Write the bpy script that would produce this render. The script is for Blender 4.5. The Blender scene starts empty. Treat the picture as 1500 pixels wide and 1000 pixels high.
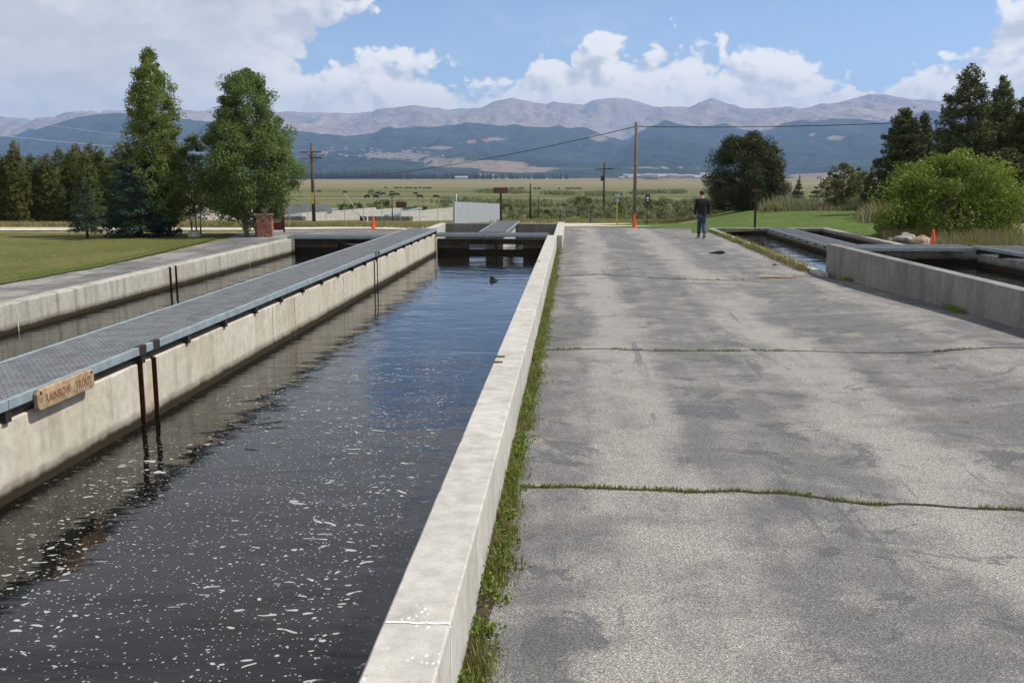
import bpy, bmesh, math, random
import numpy as np
from mathutils import Vector, Matrix, noise as mn
random.seed(7); rng = np.random.default_rng(11)
SC = bpy.context.scene; COL = SC.collection
R = math.radians
# ------------------------------------------------------------------ camera
F = 1400.0; PITCH = math.atan(0.175); YAW = math.atan(0.0643*math.cos(PITCH)); H = 2.4
cam = bpy.data.cameras.new('camera'); co = bpy.data.objects.new('camera', cam); COL.objects.link(co)
co.location = (0, 0, H); co.rotation_euler = (math.pi/2-PITCH, 0, YAW)
cam.sensor_width = 36; cam.lens = 33.6; cam.clip_start = .1; cam.clip_end = 60000
SC.camera = co
_r = np.array([math.cos(YAW), math.sin(YAW), 0]); _h = np.array([-math.sin(YAW), math.cos(YAW), 0])
_f = _h*math.cos(PITCH)+np.array([0, 0, -math.sin(PITCH)]); _u = _h*math.sin(PITCH)+np.array([0, 0, math.cos(PITCH)])
def ray(px, py): return _f+(px-750)/F*_r+(500-py)/F*_u
def P(px, py, z=0.0):
    d = ray(px, py); t = (z-H)/d[2]; return Vector((d[0]*t, d[1]*t, z))
def PD(px, py, Y):
    d = ray(px, py); t = Y/d[1]; return Vector((d[0]*t, Y, H+d[2]*t))
# ------------------------------------------------------------------ render setup
SC.view_settings.view_transform = 'Standard'; SC.view_settings.look = 'None'
SC.view_settings.exposure = 0.3; SC.view_settings.gamma = 1
SC.cycles.max_bounces = 4; SC.cycles.diffuse_bounces = 2; SC.cycles.glossy_bounces = 3; SC.cycles.use_adaptive_sampling = True; SC.cycles.adaptive_threshold = .02; SC.cycles.transparent_max_bounces = 8; SC.cycles.volume_bounces = 0
SC.cycles.use_denoising = True; SC.cycles.caustics_reflective = False; SC.cycles.caustics_refractive = False
# ------------------------------------------------------------------ node DSL
class V:
    nt = None
    def __init__(s, k): s.k = k
def mth(op, *a, clamp=False):
    n = V.nt.nodes.new('ShaderNodeMath'); n.operation = op; n.use_clamp = clamp
    for i, x in enumerate(a):
        if isinstance(x, V): V.nt.links.new(x.k, n.inputs[i])
        else: n.inputs[i].default_value = x
    return V(n.outputs[0])
V.__add__ = lambda a, b: mth('ADD', a, b); V.__radd__ = V.__add__
V.__sub__ = lambda a, b: mth('SUBTRACT', a, b); V.__rsub__ = lambda a, b: mth('SUBTRACT', b, a)
V.__mul__ = lambda a, b: mth('MULTIPLY', a, b); V.__rmul__ = V.__mul__
V.__truediv__ = lambda a, b: mth('DIVIDE', a, b)
def sm(x, a, b, lo=0., hi=1.):
    n = V.nt.nodes.new('ShaderNodeMapRange'); n.interpolation_type = 'SMOOTHSTEP' if True else 'LINEAR'
    if a > b: a, b, lo, hi = b, a, hi, lo
    V.nt.links.new(x.k, n.inputs[0])
    for i, v in enumerate((a, b, lo, hi)): n.inputs[i+1].default_value = v
    return V(n.outputs[0])
def sock(n, i, x):
    if isinstance(x, V): V.nt.links.new(x.k, n.inputs[i])
    elif isinstance(x, (tuple, list)): n.inputs[i].default_value = tuple(x)+((1.,) if len(x) == 3 and len(n.inputs[i].default_value) == 4 else ())
    else: n.inputs[i].default_value = x
def node(t, out=0, props=None, **ins):
    n = V.nt.nodes.new(t)
    for k, v in (props or {}).items(): setattr(n, k, v)
    for k, v in ins.items(): sock(n, k.replace('_', ' '), v)
    return V(n.outputs[out])
def nz(vec, scale, detail=4, rough=.5, dist=0., out=0):
    return node('ShaderNodeTexNoise', out, Vector=vec, Scale=scale, Detail=float(detail), Roughness=rough, Distortion=dist)
def vor(vec, scale, out=0, rand=1., feature='F1'):
    return node('ShaderNodeTexVoronoi', out, {'feature': feature}, Vector=vec, Scale=scale, Randomness=rand)
def mapv(vec, s=(1, 1, 1), l=(0, 0, 0), r=(0, 0, 0)):
    return node('ShaderNodeMapping', 0, Vector=vec, Scale=s, Location=l, Rotation=r)
def mix(f, a, b, mode='MIX'):
    n = V.nt.nodes.new('ShaderNodeMix'); n.data_type = 'RGBA'; n.blend_type = mode
    sock(n, 0, f)
    for i, x in ((6, a), (7, b)): sock(n, i, x)
    return V(n.outputs[2])
def sep(v):
    n = V.nt.nodes.new('ShaderNodeSeparateXYZ'); V.nt.links.new(v.k, n.inputs[0]); return [V(o) for o in n.outputs]
def comb(x, y, z):
    n = V.nt.nodes.new('ShaderNodeCombineXYZ')
    for i, c in enumerate((x, y, z)): sock(n, i, c)
    return V(n.outputs[0])
def pos(): return node('ShaderNodeNewGeometry', 0)
def objc(): return node('ShaderNodeTexCoord', 3)
def attr(name, out=2): return node('ShaderNodeAttribute', out, {'attribute_name': name})
MATS = {}
def new_mat(name):
    m = bpy.data.materials.new(name); m.use_nodes = True; V.nt = m.node_tree; m.node_tree.nodes.clear()
    MATS[name] = m; return m
def finish(color, rough=.8, metal=0., bump=None, bstr=.3, bdist=.01, spec=None, ior=None, transl=None, normal=None):
    b = V.nt.nodes.new('ShaderNodeBsdfPrincipled'); o = V.nt.nodes.new('ShaderNodeOutputMaterial')
    sock(b, 'Base Color', color); sock(b, 'Roughness', rough); sock(b, 'Metallic', metal)
    if spec is not None: sock(b, 'Specular IOR Level', spec)
    if ior is not None: sock(b, 'IOR', ior)
    if bump is not None:
        bn = V.nt.nodes.new('ShaderNodeBump'); bn.inputs['Strength'].default_value = bstr; bn.inputs['Distance'].default_value = bdist
        V.nt.links.new(bump.k, bn.inputs['Height']); V.nt.links.new(bn.outputs[0], b.inputs['Normal'])
    if transl is not None:
        t = V.nt.nodes.new('ShaderNodeBsdfTranslucent'); sock(t, 0, transl[1]); mx = V.nt.nodes.new('ShaderNodeMixShader')
        mx.inputs[0].default_value = transl[0]; V.nt.links.new(b.outputs[0], mx.inputs[1]); V.nt.links.new(t.outputs[0], mx.inputs[2])
        V.nt.links.new(mx.outputs[0], o.inputs[0])
    else: V.nt.links.new(b.outputs[0], o.inputs[0])
def simple(name, c, rough=.7, metal=0., var=.25, scale=6., bstr=.15, spec=.3):
    new_mat(name); v = objc(); n = nz(v, scale, 5, .6)
    f = sm(n, .25, .75, 1-var, 1+var)
    col = mix(1., c, comb(f, f, f), 'MULTIPLY')
    finish(col, rough, metal, n, bstr, .01, spec)
# ------------------------------------------------------------------ mesh helpers
class MB:
    def __init__(s): s.v = []; s.f = []
    def add(s, vs, fs):
        b = len(s.v); s.v += [tuple(v) for v in vs]; s.f += [tuple(i+b for i in f) for f in fs]; return s
    def box(s, x0, x1, y0, y1, z0, z1, bev=0.0):
        if bev:
            bm = bmesh.new(); bmesh.ops.create_cube(bm, size=1)
            for v in bm.verts: v.co = Vector(((x0+x1)/2+v.co.x*(x1-x0), (y0+y1)/2+v.co.y*(y1-y0), (z0+z1)/2+v.co.z*(z1-z0)))
            bmesh.ops.bevel(bm, geom=list(bm.edges), offset=bev, segments=2, affect='EDGES', profile=.6)
            bm.verts.index_update(); s.add([v.co[:] for v in bm.verts], [[v.index for v in f.verts] for f in bm.faces]); bm.free(); return s
        return s.add([(x0,y0,z0),(x1,y0,z0),(x1,y1,z0),(x0,y1,z0),(x0,y0,z1),(x1,y0,z1),(x1,y1,z1),(x0,y1,z1)],
                     [(0,3,2,1),(4,5,6,7),(0,1,5,4),(1,2,6,5),(2,3,7,6),(3,0,4,7)])
    def tube(s, pts, rads, n=8, cap=True):
        pts = [Vector(p) for p in pts]
        if not hasattr(rads, '__len__'): rads = [rads]*len(pts)
        rings = []; prev = None
        for i, p in enumerate(pts):
            d = (pts[min(i+1, len(pts)-1)]-pts[max(i-1, 0)]).normalized()
            if prev is None: a = d.orthogonal().normalized()
            else: a = (prev-d*prev.dot(d)).normalized()
            prev = a; b = d.cross(a)
            rings.append([p+(a*math.cos(t)+b*math.sin(t))*rads[i] for t in [2*math.pi*k/n for k in range(n)]])
        vs = [v for r in rings for v in r]; fs = []
        for i in range(len(pts)-1):
            for k in range(n):
                fs.append((i*n+k, i*n+(k+1)%n, (i+1)*n+(k+1)%n, (i+1)*n+k))
        if cap: fs += [tuple(reversed(range(n))), tuple((len(pts)-1)*n+k for k in range(n))]
        return s.add(vs, fs)
    def ball(s, c, r, nu=10, nv=7, jit=0.):
        c = Vector(c); r = Vector(r) if hasattr(r, '__len__') else Vector((r, r, r)); vs = []; fs = []
        off = Vector((random.random()*50, 0, 0))
        for j in range(nv+1):
            th = math.pi*j/nv
            for i in range(nu):
                ph = 2*math.pi*i/nu; d = Vector((math.sin(th)*math.cos(ph), math.sin(th)*math.sin(ph), math.cos(th)))
                k = 1+jit*mn.noise(d*1.6+off) if jit else 1
                vs.append(c+Vector((d.x*r.x, d.y*r.y, d.z*r.z))*k)
        for j in range(nv):
            for i in range(nu): fs.append((j*nu+i, (j+1)*nu+i, (j+1)*nu+(i+1)%nu, j*nu+(i+1)%nu))
        return s.add(vs, fs)
    def lathe(s, prof, n=20, c=(0, 0, 0)):
        vs = [(c[0]+r*math.cos(2*math.pi*k/n), c[1]+r*math.sin(2*math.pi*k/n), c[2]+z) for r, z in prof for k in range(n)]; fs = []
        for i in range(len(prof)-1):
            for k in range(n): fs.append((i*n+k, i*n+(k+1)%n, (i+1)*n+(k+1)%n, (i+1)*n+k))
        return s.add(vs, fs)
    def build(s, name, mat, parent=None, loc=None, smooth=False, recalc=True):
        me = bpy.data.meshes.new(name); me.from_pydata(s.v, [], s.f)
        if recalc:
            bm = bmesh.new(); bm.from_mesh(me); bmesh.ops.recalc_face_normals(bm, faces=bm.faces); bm.to_mesh(me); bm.free()
        me.materials.append(MATS[mat])
        if smooth: me.polygons.foreach_set('use_smooth', [True]*len(me.polygons))
        o = bpy.data.objects.new(name, me); COL.objects.link(o)
        if parent: o.parent = parent
        if loc is not None: o.location = loc
        return o
def tag(o, label, cat, group=None):
    o['label'] = label; o['category'] = cat
    if group: o['group'] = group
    return o
def thing(name, label, cat, loc=(0, 0, 0), rz=0, group=None):
    o = bpy.data.objects.new(name, None); COL.objects.link(o); o.location = loc; o.rotation_euler = (0, 0, rz)
    o.empty_display_size = .2
    return tag(o, label, cat, group)
def structure(o): o['kind'] = 'structure'; return o
def dup(root, loc, rz=0, sc=1, label=None, group=None):
    r = root.copy(); COL.objects.link(r); r.location = loc; r.rotation_euler = (0, 0, rz)
    r.scale = (sc, sc, sc) if not hasattr(sc, '__len__') else sc
    if label: r['label'] = label
    if group: r['group'] = group
    for ch in list(root.children):
        c = ch.copy(); COL.objects.link(c); c.parent = r
        for g in ch.children:
            d = g.copy(); COL.objects.link(d); d.parent = c
    return r
def fast_mesh(name, verts, quads, mat, parent=None, loc=None, attrs=None, smooth=False):
    me = bpy.data.meshes.new(name); nv = len(verts); nf = len(quads); k = quads.shape[1]
    me.vertices.add(nv); me.vertices.foreach_set('co', np.asarray(verts, dtype=np.float32).ravel())
    me.loops.add(nf*k); me.loops.foreach_set('vertex_index', np.asarray(quads, dtype=np.int32).ravel())
    me.polygons.add(nf); me.polygons.foreach_set('loop_start', np.arange(0, nf*k, k, dtype=np.int32))
    me.polygons.foreach_set('loop_total', np.full(nf, k, dtype=np.int32))
    if smooth: me.polygons.foreach_set('use_smooth', np.ones(nf, dtype=bool))
    me.update(calc_edges=True)
    for n_, a in (attrs or {}).items():
        at = me.attributes.new(n_, 'FLOAT', 'POINT'); at.data.foreach_set('value', np.asarray(a, dtype=np.float32))
    me.materials.append(MATS[mat])
    o = bpy.data.objects.new(name, me); COL.objects.link(o)
    if parent: o.parent = parent
    if loc is not None: o.location = loc
    return o
def sstep(x, a, b):
    t = np.clip((np.asarray(x, dtype=float)-a)/(b-a), 0, 1); return t*t*(3-2*t)
# ------------------------------------------------------------------ ground height
YM = np.array([-50, 30, 38, 45, 51, 84, 110, 200, 300, 600, 1000, 2700, 9000.])
ZM = np.array([0, 0, -.02, -.1, -.38, -1.75, -2.75, -5.5, -7.6, -10.1, -11.4, -10.8, -10.8])
YR = np.array([-50, 44, 60, 80, 100, 200, 300, 600, 1000, 2700, 9000.])
ZR = np.array([0, 0, -.12, -.35, -.9, -5.0, -7.6, -10.1, -11.4, -10.8, -10.8])
def gz(x, y):
    x = np.asarray(x, dtype=float); y = np.asarray(y, dtype=float)
    u = x/np.maximum(y, 1.)
    a = sstep(u, .09, .19)*sstep(y, 30, 50)
    z = np.interp(y, YM, ZM)*(1-a)+np.interp(y, YR, ZR)*a
    z = z+.2*sstep(x, -6, -9.3)*0+.2*(1-sstep(x, -9.3, -6.0))*(1-sstep(y, 34, 50))
    z = z+.16*sstep(x, 3.5, 6.0)*(1-sstep(y, 13, 23))*sstep(y, -40, 5)
    z = z+.16*sstep(x, 11.5, 16)*sstep(y, 22, 30)*(1-sstep(y, 60, 90))
    return z
def GZ(x, y): return float(gz(x, y))
def G(px, py, dz=0.):
    d = ray(px, py); t = 2.
    while t < 4000:
        x, y, z = d[0]*t, d[1]*t, H+d[2]*t
        if z <= GZ(x, y): 
            for _ in range(12):
                pass
            lo, hi = t/1.01, t
            for _ in range(14):
                m = (lo+hi)/2
                if H+d[2]*m <= GZ(d[0]*m, d[1]*m): hi = m
                else: lo = m
            return Vector((d[0]*hi, d[1]*hi, GZ(d[0]*hi, d[1]*hi)+dz))
        t *= 1.01
    return Vector((d[0]*t, d[1]*t, -11))
def at(px, Y, dz=0.):
    d = ray(px, 255); x = d[0]/d[1]*Y; return Vector((x, Y, GZ(x, Y)+dz))
def hpx(n, Y): return n*Y/F*.99      # metres spanned by n photo pixels at distance Y
# ------------------------------------------------------------------ world: sky with cloud banks
SUN_EL, SUN_AZ = R(52), R(80)       # azimuth measured from +y towards +x
sdir = Vector((math.sin(SUN_AZ)*math.cos(SUN_EL), math.cos(SUN_AZ)*math.cos(SUN_EL), math.sin(SUN_EL)))
W = bpy.data.worlds.new('World'); SC.world = W; W.use_nodes = True; V.nt = W.node_tree; V.nt.nodes.clear()
sky = V.nt.nodes.new('ShaderNodeTexSky'); sky.sky_type = 'NISHITA'; sky.sun_disc = False
sky.sun_elevation = SUN_EL; sky.sun_rotation = SUN_AZ; sky.altitude = 3000; sky.air_density = 1.0; sky.dust_density = 1.2; sky.ozone_density = 1.2
dirv = node('ShaderNodeTexCoord', 0)
X, Y_, Z = sep(dirv)
az = mth('ARCTAN2', X, Y_); el = mth('ARCSINE', Z)
fine = nz(dirv, 4.0, 3, .5)
def billow(v, s, d=3):
    return mth('ABSOLUTE', nz(v, s, d, .5)*2.-1.)
def cloud_density(v, az, el):
    # heaped cumulus: rounded lobes (folded noise) at falling sizes over a soft base
    x_, y_, z_ = sep(v); vv = comb(x_, y_, z_*1.35)
    wv = comb(x_+(nz(v, 9., 2)-.5)*.05, y_, z_*1.35+(nz(v, 7., 2)-.5)*.04)
    n1 = nz(vv, 6.0, 5, .55)
    bil = (n1-.5)*1.15+(billow(wv, 13., 2)-.17)*.46+(billow(wv, 31., 2)-.17)*.34+(billow(wv, 78., 3)-.17)*.18
    # bank of cumulus over the range; its top follows the azimuth
    top = .121+sm(mth('ABSOLUTE', az+.17), .08, .02)*.034+sm(mth('ABSOLUTE', az-.26), .12, .03)*.012+.020*mth('SINE', az*16.+.6)+sm(az, -.02, -.16)*(-.012)+sm(az, .34, .42)*.02-sm(mth('ABSOLUTE', az+.30), .07, .0)*.05
    bank = (top-el)*7.5
    bank = mth('MINIMUM', bank, .50)
    left = sm(az, -.235, -.33)*.80-.30
    left = left-sm(mth('ABSOLUTE', el-.12), .03, .0)*.05
    lefttop = sm(el, .12, .17)*sm(az, -.14, -.26)*.62-.30
    topmid = sm(el, .165, .20)*sm(az, -.30, -.1)*sm(az, .12, .02)*.30-.28
    rt = sm(az, .37, .42)*sm(el, .19, .13)*.60-.32
    high = sm(el, .20, .29)*.60-.30-sm(el, .62, 1.0)*.35
    cov = bank
    for q in (left, lefttop, topmid, rt, high): cov = mth('MAXIMUM', cov, q)
    return cov+bil
D0 = cloud_density(dirv, az, el)
off = node('ShaderNodeVectorMath', 0, {'operation': 'ADD'})
n_ = off.k.node; V.nt.links.new(dirv.k, n_.inputs[0]); n_.inputs[1].default_value = (.010, .002, .016)
X2, Y2, Z2 = sep(off)
D1 = cloud_density(off, mth('ARCTAN2', X2, Y2), mth('ARCSINE', mth('MINIMUM', Z2, .999)))
alpha = sm(D0, .0, .10)*sm(el, -.02, .0)
lit = sm(D0-D1, -.12, .20)
thick = sm(D0, .05, .75)
bright = mix(lit, (.58, .62, .69), (1.08, 1.07, 1.05))
bright = mix(thick*.25, bright, (.70, .73, .79))
base = mix(sm(el, .10, .05)*.5, bright, (.92, .92, .92))
leftw = sm(az, -.20, -.36)
greyd = mix(sm(nz(mapv(dirv, (1, 1, 2.2)), 5., 6, .55), .35, .65), (.62, .63, .64), (.98, .975, .96))
cl = mix(leftw*sm(el, .03, .10, .35, .72), base, greyd)
cl = mix(sm(el, .19, .30)*.6, cl, (.80, .81, .84)); cl = mix(sm(el, .42, .8)*.8, cl, (.35, .36, .39))
lo = sm(el, .20, .05)
cl = mix(1., cl, comb(1+lo*.42, 1+lo*.34, 1+lo*.20), 'MULTIPLY')
bg = V.nt.nodes.new('ShaderNodeBackground'); bg.inputs[1].default_value = .125
V.nt.links.new(sky.outputs[0], bg.inputs[0])
bg2 = V.nt.nodes.new('ShaderNodeBackground'); V.nt.links.new(cl.k, bg2.inputs[0]); bg2.inputs[1].default_value = .82
mx = V.nt.nodes.new('ShaderNodeMixShader'); wo = V.nt.nodes.new('ShaderNodeOutputWorld')
thin = sm(nz(comb(az*1., el*3.2, 0.), 3.2, 8, .62, .5), .44, .78)*.40*sm(el, .05, .15)
alpha2 = mth('MINIMUM', mth('MAXIMUM', alpha*.97, thin), 1.)
V.nt.links.new(alpha2.k, mx.inputs[0]); V.nt.links.new(bg.outputs[0], mx.inputs[1]); V.nt.links.new(bg2.outputs[0], mx.inputs[2])
V.nt.links.new(mx.outputs[0], wo.inputs[0])
W.cycles.sampling_method = 'MANUAL'; W.cycles.sample_map_resolution = 512
sl = bpy.data.lights.new('sun', 'SUN'); sl.energy = 4.3; sl.angle = R(.5); sl.color = (1, .955, .88)
so = bpy.data.objects.new('sun', sl); COL.objects.link(so); so.rotation_euler = (-sdir).to_track_quat('-Z', 'Y').to_euler(); so.location = (20, 10, 60)
# ------------------------------------------------------------------ materials
def m_concrete(name, c1, c2, wet=None, streak=.5, spatter=False, c3=None):
    new_mat(name); p = pos(); x, y, z = sep(p)
    n = nz(p, .9, 6, .62); n2 = nz(p, 9., 6, .65); n3 = nz(mapv(p, (5, 5, .35)), 1., 5, .6); grit = nz(p, 120., 3, .6)
    col = mix(sm(n, .3, .7), c1, c2)
    col = mix(sm(n3, .48, .66)*streak, col, [k*.45 for k in c1]); col = mix(sm(nz(mapv(p, (9, 9, .25)), 1., 3, .5), .60, .72)*streak*.55, col, (.22, .13, .07))
    if c3: col = mix(sm(nz(mapv(p, (1.3, 1.3, .25)), 1., 4, .6), .5, .68)*.55, col, c3)
    v = sm(n2, .25, .75, .84, 1.12)*sm(grit, .2, .8, .86, 1.12)
    col = mix(1., col, comb(v, v, v), 'MULTIPLY')
    pit = sm(vor(p, 26.), .10, .05)*sm(nz(p, 5., 2), .55, .65)
    col = mix(pit*.7, col, (.10, .09, .08))
    if wet is not None:
        e = z+(n2-.5)*.05+(nz(mapv(p, (3, 3, .3)), 1., 4)-.5)*.05
        col = mix(sm(e, wet+.04, wet+.10, .55, 0.), col, (.13, .11, .085))
        col = mix(sm(e, wet-.02, wet+.045, 1., 0.), col, (.030, .022, .012))
    if spatter:
        s = sm(vor(mapv(p, (38, 22, 22)), 1.), .36, .22)*sm(nz(p, 6., 3), .50, .60)*sm(y, 4.35, 4.25)*sm(z, .455, .46)
        col = mix(s*.8, col, (.72, .72, .70))
    finish(col, .88, 0, n2*.5+grit*.6-pit, .35, .006, spec=.2)
m_concrete('concrete_pale', (.42, .40, .36), (.50, .475, .43), None, .25, True)
m_concrete('concrete_cream', (.47, .42, .33), (.55, .52, .45), -.184+.085, .28, c3=(.40, .31, .19))
m_concrete('concrete_left', (.36, .34, .29), (.46, .44, .38), -.184+.07, .55, c3=(.24, .22, .18))
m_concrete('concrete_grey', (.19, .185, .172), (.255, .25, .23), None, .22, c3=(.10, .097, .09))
m_concrete('concrete_wetgrey', (.27, .26, .24), (.36, .35, .32), -.02, .7)
m_concrete('concrete_algae_shade', (.05, .045, .035), (.09, .08, .06), .0, .6)  # base colour darkened for the end walls' shade as well as wet algae
m_concrete('concrete_upper', (.25, .24, .22), (.34, .33, .30), .38, .7)
simple('caulk', (.72, .72, .70), .8, var=.1)
simple('joint_light', (.48, .46, .42), .85)
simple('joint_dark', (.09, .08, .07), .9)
simple('galvanized', (.26, .315, .345), .45, .15, var=.2, scale=5)
simple('galv_bright', (.40, .43, .45), .45, .4, var=.2, scale=5)
simple('grating_metal', (.20, .212, .222), .5, .1, var=.25, scale=5)
simple('dark_steel', (.035, .03, .028), .7, .2)
simple('rust', (.10, .035, .018), .9, 0, var=.4, scale=20)
simple('slot_shade', (.022, .013, .010), .9, 0, var=.4, scale=20)  # near-black colour paints the slot's shadow onto its back plate
simple('sign_wood', (.33, .235, .145), .8, var=.45, scale=12)
simple('carved', (.20, .095, .05), .8)
simple('brown_paint', (.10, .045, .03), .6, var=.15)
simple('maroon_paint', (.16, .045, .035), .6, var=.15)
simple('white_paint', (.75, .75, .73), .6, var=.05)
simple('blue_sign', (.02, .05, .22), .5, var=.05)
simple('navy_sign', (.03, .035, .06), .5, var=.05)
simple('sign_grey', (.38, .44, .48), .5, var=.05)
simple('orange_plastic', (.80, .09, .012), .45, var=.08)
simple('yellow_tag', (.70, .45, .06), .6)
simple('boulder', (.33, .25, .19), .9, var=.5, scale=3, bstr=.5)
simple('boulder_grey', (.30, .28, .25), .9, var=.5, scale=3, bstr=.5)
simple('black_cloth', (.012, .012, .015), .8, var=.3, scale=10)
simple('skin', (.42, .24, .17), .6, var=.05)
simple('hair', (.03, .022, .018), .7, var=.3, scale=60)
simple('shoe', (.03, .028, .03), .6); simple('sole', (.35, .33, .30), .7)
simple('fish_skin', (.03, .032, .022), .25, var=.3, scale=30, spec=.6)
simple('cow_hide', (.012, .010, .009), .8)
simple('wire_black', (.015, .015, .017), .6)
simple('wire_bright', (.40, .42, .45), .5, .3)
simple('house_white', (.42, .42, .41), .7, var=.05); simple('house_roof', (.30, .30, .31), .6, var=.1); simple('house_tan', (.38, .33, .27), .7, var=.05)
simple('plank', (.48, .34, .20), .85, var=.3); simple('rubber', (.02, .02, .02), .8)
simple('insulator', (.25, .18, .15), .3)
new_mat('jeans'); n = nz(objc(), 7., 5, .6)
finish(mix(sm(n, .35, .65), (.012, .026, .07), (.035, .07, .15)), .85)
def m_wood_pole(name, c1, c2):
    new_mat(name); n = nz(mapv(objc(), (22, 22, 1.2)), 1., 5, .6); f = nz(objc(), 2., 4)
    finish(mix(sm(n, .3, .7), mix(sm(f, .4, .6), c1, [k*.75 for k in c1]), c2), .85, 0, n, .5, .01)
m_wood_pole('pole_brown', (.14, .075, .045), (.07, .04, .028)); m_wood_pole('pole_tan', (.20, .17, .13), (.10, .082, .065)); m_wood_pole('pole_dark', (.045, .035, .03), (.025, .02, .018))
m_wood_pole('bark_dark', (.09, .065, .045), (.04, .03, .022)); m_wood_pole('bark_pale', (.34, .32, .27), (.16, .15, .12))
new_mat('red_stone'); p = objc(); c = vor(mapv(p, (5, 5, 13)), 1., 1); e = vor(mapv(p, (5, 5, 13)), 1., feature='DISTANCE_TO_EDGE')
cr, cg, cb = sep(c)
finish(mix(sm(e, .0, .07), (.10, .07, .055), mix(cr, (.24, .085, .05), mix(cg, (.42, .26, .16), (.30, .13, .09)))), .9, 0, e, .6, .03)
# corrugated slatted panel
new_mat('slat_panel'); p = objc(); x, y, z = sep(p)
s = mth('FRACT', x*9.); n = nz(mapv(p, (8, 8, .6)), 1., 3)
finish(mix(sm(s, .0, .25)*sm(s, 1., .75)*sm(n, .2, .8, .6, 1.), (.22, .24, .25), (.50, .53, .56)), .55, .3)
new_mat('chain_mesh'); p = objc(); x, y, z = sep(p)
a = mth('ABSOLUTE', mth('FRACT', (x+z)*9.)-.5); b = mth('ABSOLUTE', mth('FRACT', (x-z)*9.)-.5)
wire = mth('MAXIMUM', sm(a, .475, .495), sm(b, .475, .495))
bs = V.nt.nodes.new('ShaderNodeBsdfPrincipled'); bs.inputs['Base Color'].default_value = (.22, .23, .24, 1); bs.inputs['Roughness'].default_value = .5
tr = V.nt.nodes.new('ShaderNodeBsdfTransparent'); ms = V.nt.nodes.new('ShaderNodeMixShader'); oo = V.nt.nodes.new('ShaderNodeOutputMaterial')
V.nt.links.new(wire.k, ms.inputs[0]); V.nt.links.new(tr.outputs[0], ms.inputs[1]); V.nt.links.new(bs.outputs[0], ms.inputs[2]); V.nt.links.new(ms.outputs[0], oo.inputs[0])
# asphalt: bare aggregate lanes, dark seal patches, grit
def m_asphalt(name, lane=True):
    new_mat(name); p = pos(); x, y, z = sep(p)
    warp = nz(p, .35, 4, .6)
    big = nz(mapv(p, (.55, .38, 1)), 1.0, 7, .66, .4); med = nz(mapv(p, (1.5, 1.9, 1)), 1.0, 7, .68, .5); streak = nz(mapv(p, (2.4, .16, 1)), 1., 5, .6)
    cross = nz(mapv(p, (.35, 2.2, 1)), 1., 6, .65, .3)
    xx = x+(warp-.5)*1.6
    def lane_(c, w): return sm(mth('ABSOLUTE', xx-c), w, w*.25)
    if lane: lanes = mth('MAXIMUM', mth('MAXIMUM', lane_(.65, .65), lane_(2.95, .75)), lane_(5.4, .6)*.6)
    else: lanes = sm(big, .5, .7)
    t = (big-.5)*.9+(med-.5)*1.2+(streak-.5)*.7+(cross-.5)*.25+lanes*.30+.36
    col = mix(sm(t, .22, .78), (.128, .126, .124), (.272, .257, .236))
    dark = sm(nz(mapv(p, (1.25, 1.35, 1), (3.1, 1.7, 0)), 1.0, 10, .74, .6)-lanes*.07, .535, .575)
    dark = mth('MAXIMUM', dark, sm(nz(mapv(p, (3.2, .35, 1), (9, 2, 0)), 1., 9, .72, .3), .60, .64)*.8)
    col = mix(dark*.75, col, (.085, .086, .095))
    peb = vor(p, 120., 1); pr, pg, pb = sep(peb)
    pd = vor(p, 120., 0)
    amt = sm(t, .15, .7, .35, 1.)*(1-dark*.6)
    col = mix(sm(pr, .66, .9)*sm(pd, .5, .25)*amt*.85, col, mix(pg, (.60, .52, .42), (.66, .64, .60)))
    col = mix(sm(pb, .70, .9)*amt*.6, col, (.07, .068, .066))
    g = nz(p, 70., 5, .85)
    v = sm(g, .34, .66, .48, 1.55); col = mix(1., col, comb(v, v, v), 'MULTIPLY')
    # hairline cracks
    cw = comb(x+(nz(p, 1.3, 5, .6)-.5)*1.0, y+(nz(p, 1.7, 5, .6)-.5)*1.0, 0.)
    e = vor(cw, .38, feature='DISTANCE_TO_EDGE')
    cr_ = sm(e, .004, .001)*sm(nz(p, .5, 2), .56, .62)
    col = mix(cr_*.0, col, (.04, .038, .035))
    finish(col, .88, 0, pd*.5+g*.5-cr_, .55, .008, spec=.25)
m_asphalt('asphalt'); m_asphalt('asphalt_left', False)
def m_ground(name, cols, scale=1., fines=40., stretch=1., bd=.03, mixw=(.38, .62)):
    new_mat(name); p = pos(); v = mapv(p, (1, stretch, 1))
    a = nz(v, .35*scale, 6, .62); b = nz(v, 2.3*scale, 6, .65); f = nz(p, fines, 4, .7)
    col = mix(sm(a, *mixw), cols[0], cols[1]); col = mix(sm(b, .45, .68)*.7, col, cols[2])
    f2 = nz(p, fines*.28, 3, .6)
    vv = sm(f, .25, .75, .5, 1.5)*sm(f2, .3, .7, .78, 1.22); col = mix(1., col, comb(vv, vv, vv), 'MULTIPLY')
    finish(col, .95, 0, f+b, .7, bd, spec=.1)
m_ground('lawn_olive', ((.085, .098, .024), (.115, .115, .034), (.15, .13, .05)), 1.0, 28.)
m_ground('lawn_edge', ((.065, .090, .018), (.085, .10, .024), (.11, .11, .032)), 1.0, 28.)
m_ground('lawn_green', ((.055, .098, .018), (.08, .125, .025), (.115, .135, .04)), 1.0, 9., stretch=2.)
m_ground('dry_ground', ((.20, .165, .085), (.13, .13, .045), (.26, .21, .12)), .9, 12.)
m_ground('gravel_road', ((.47, .42, .36), (.54, .49, .42), (.40, .35, .29)), .8, 14.)
m_ground('soil', ((.06, .045, .03), (.09, .065, .045), (.05, .04, .03)), 2., 50.)
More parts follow.
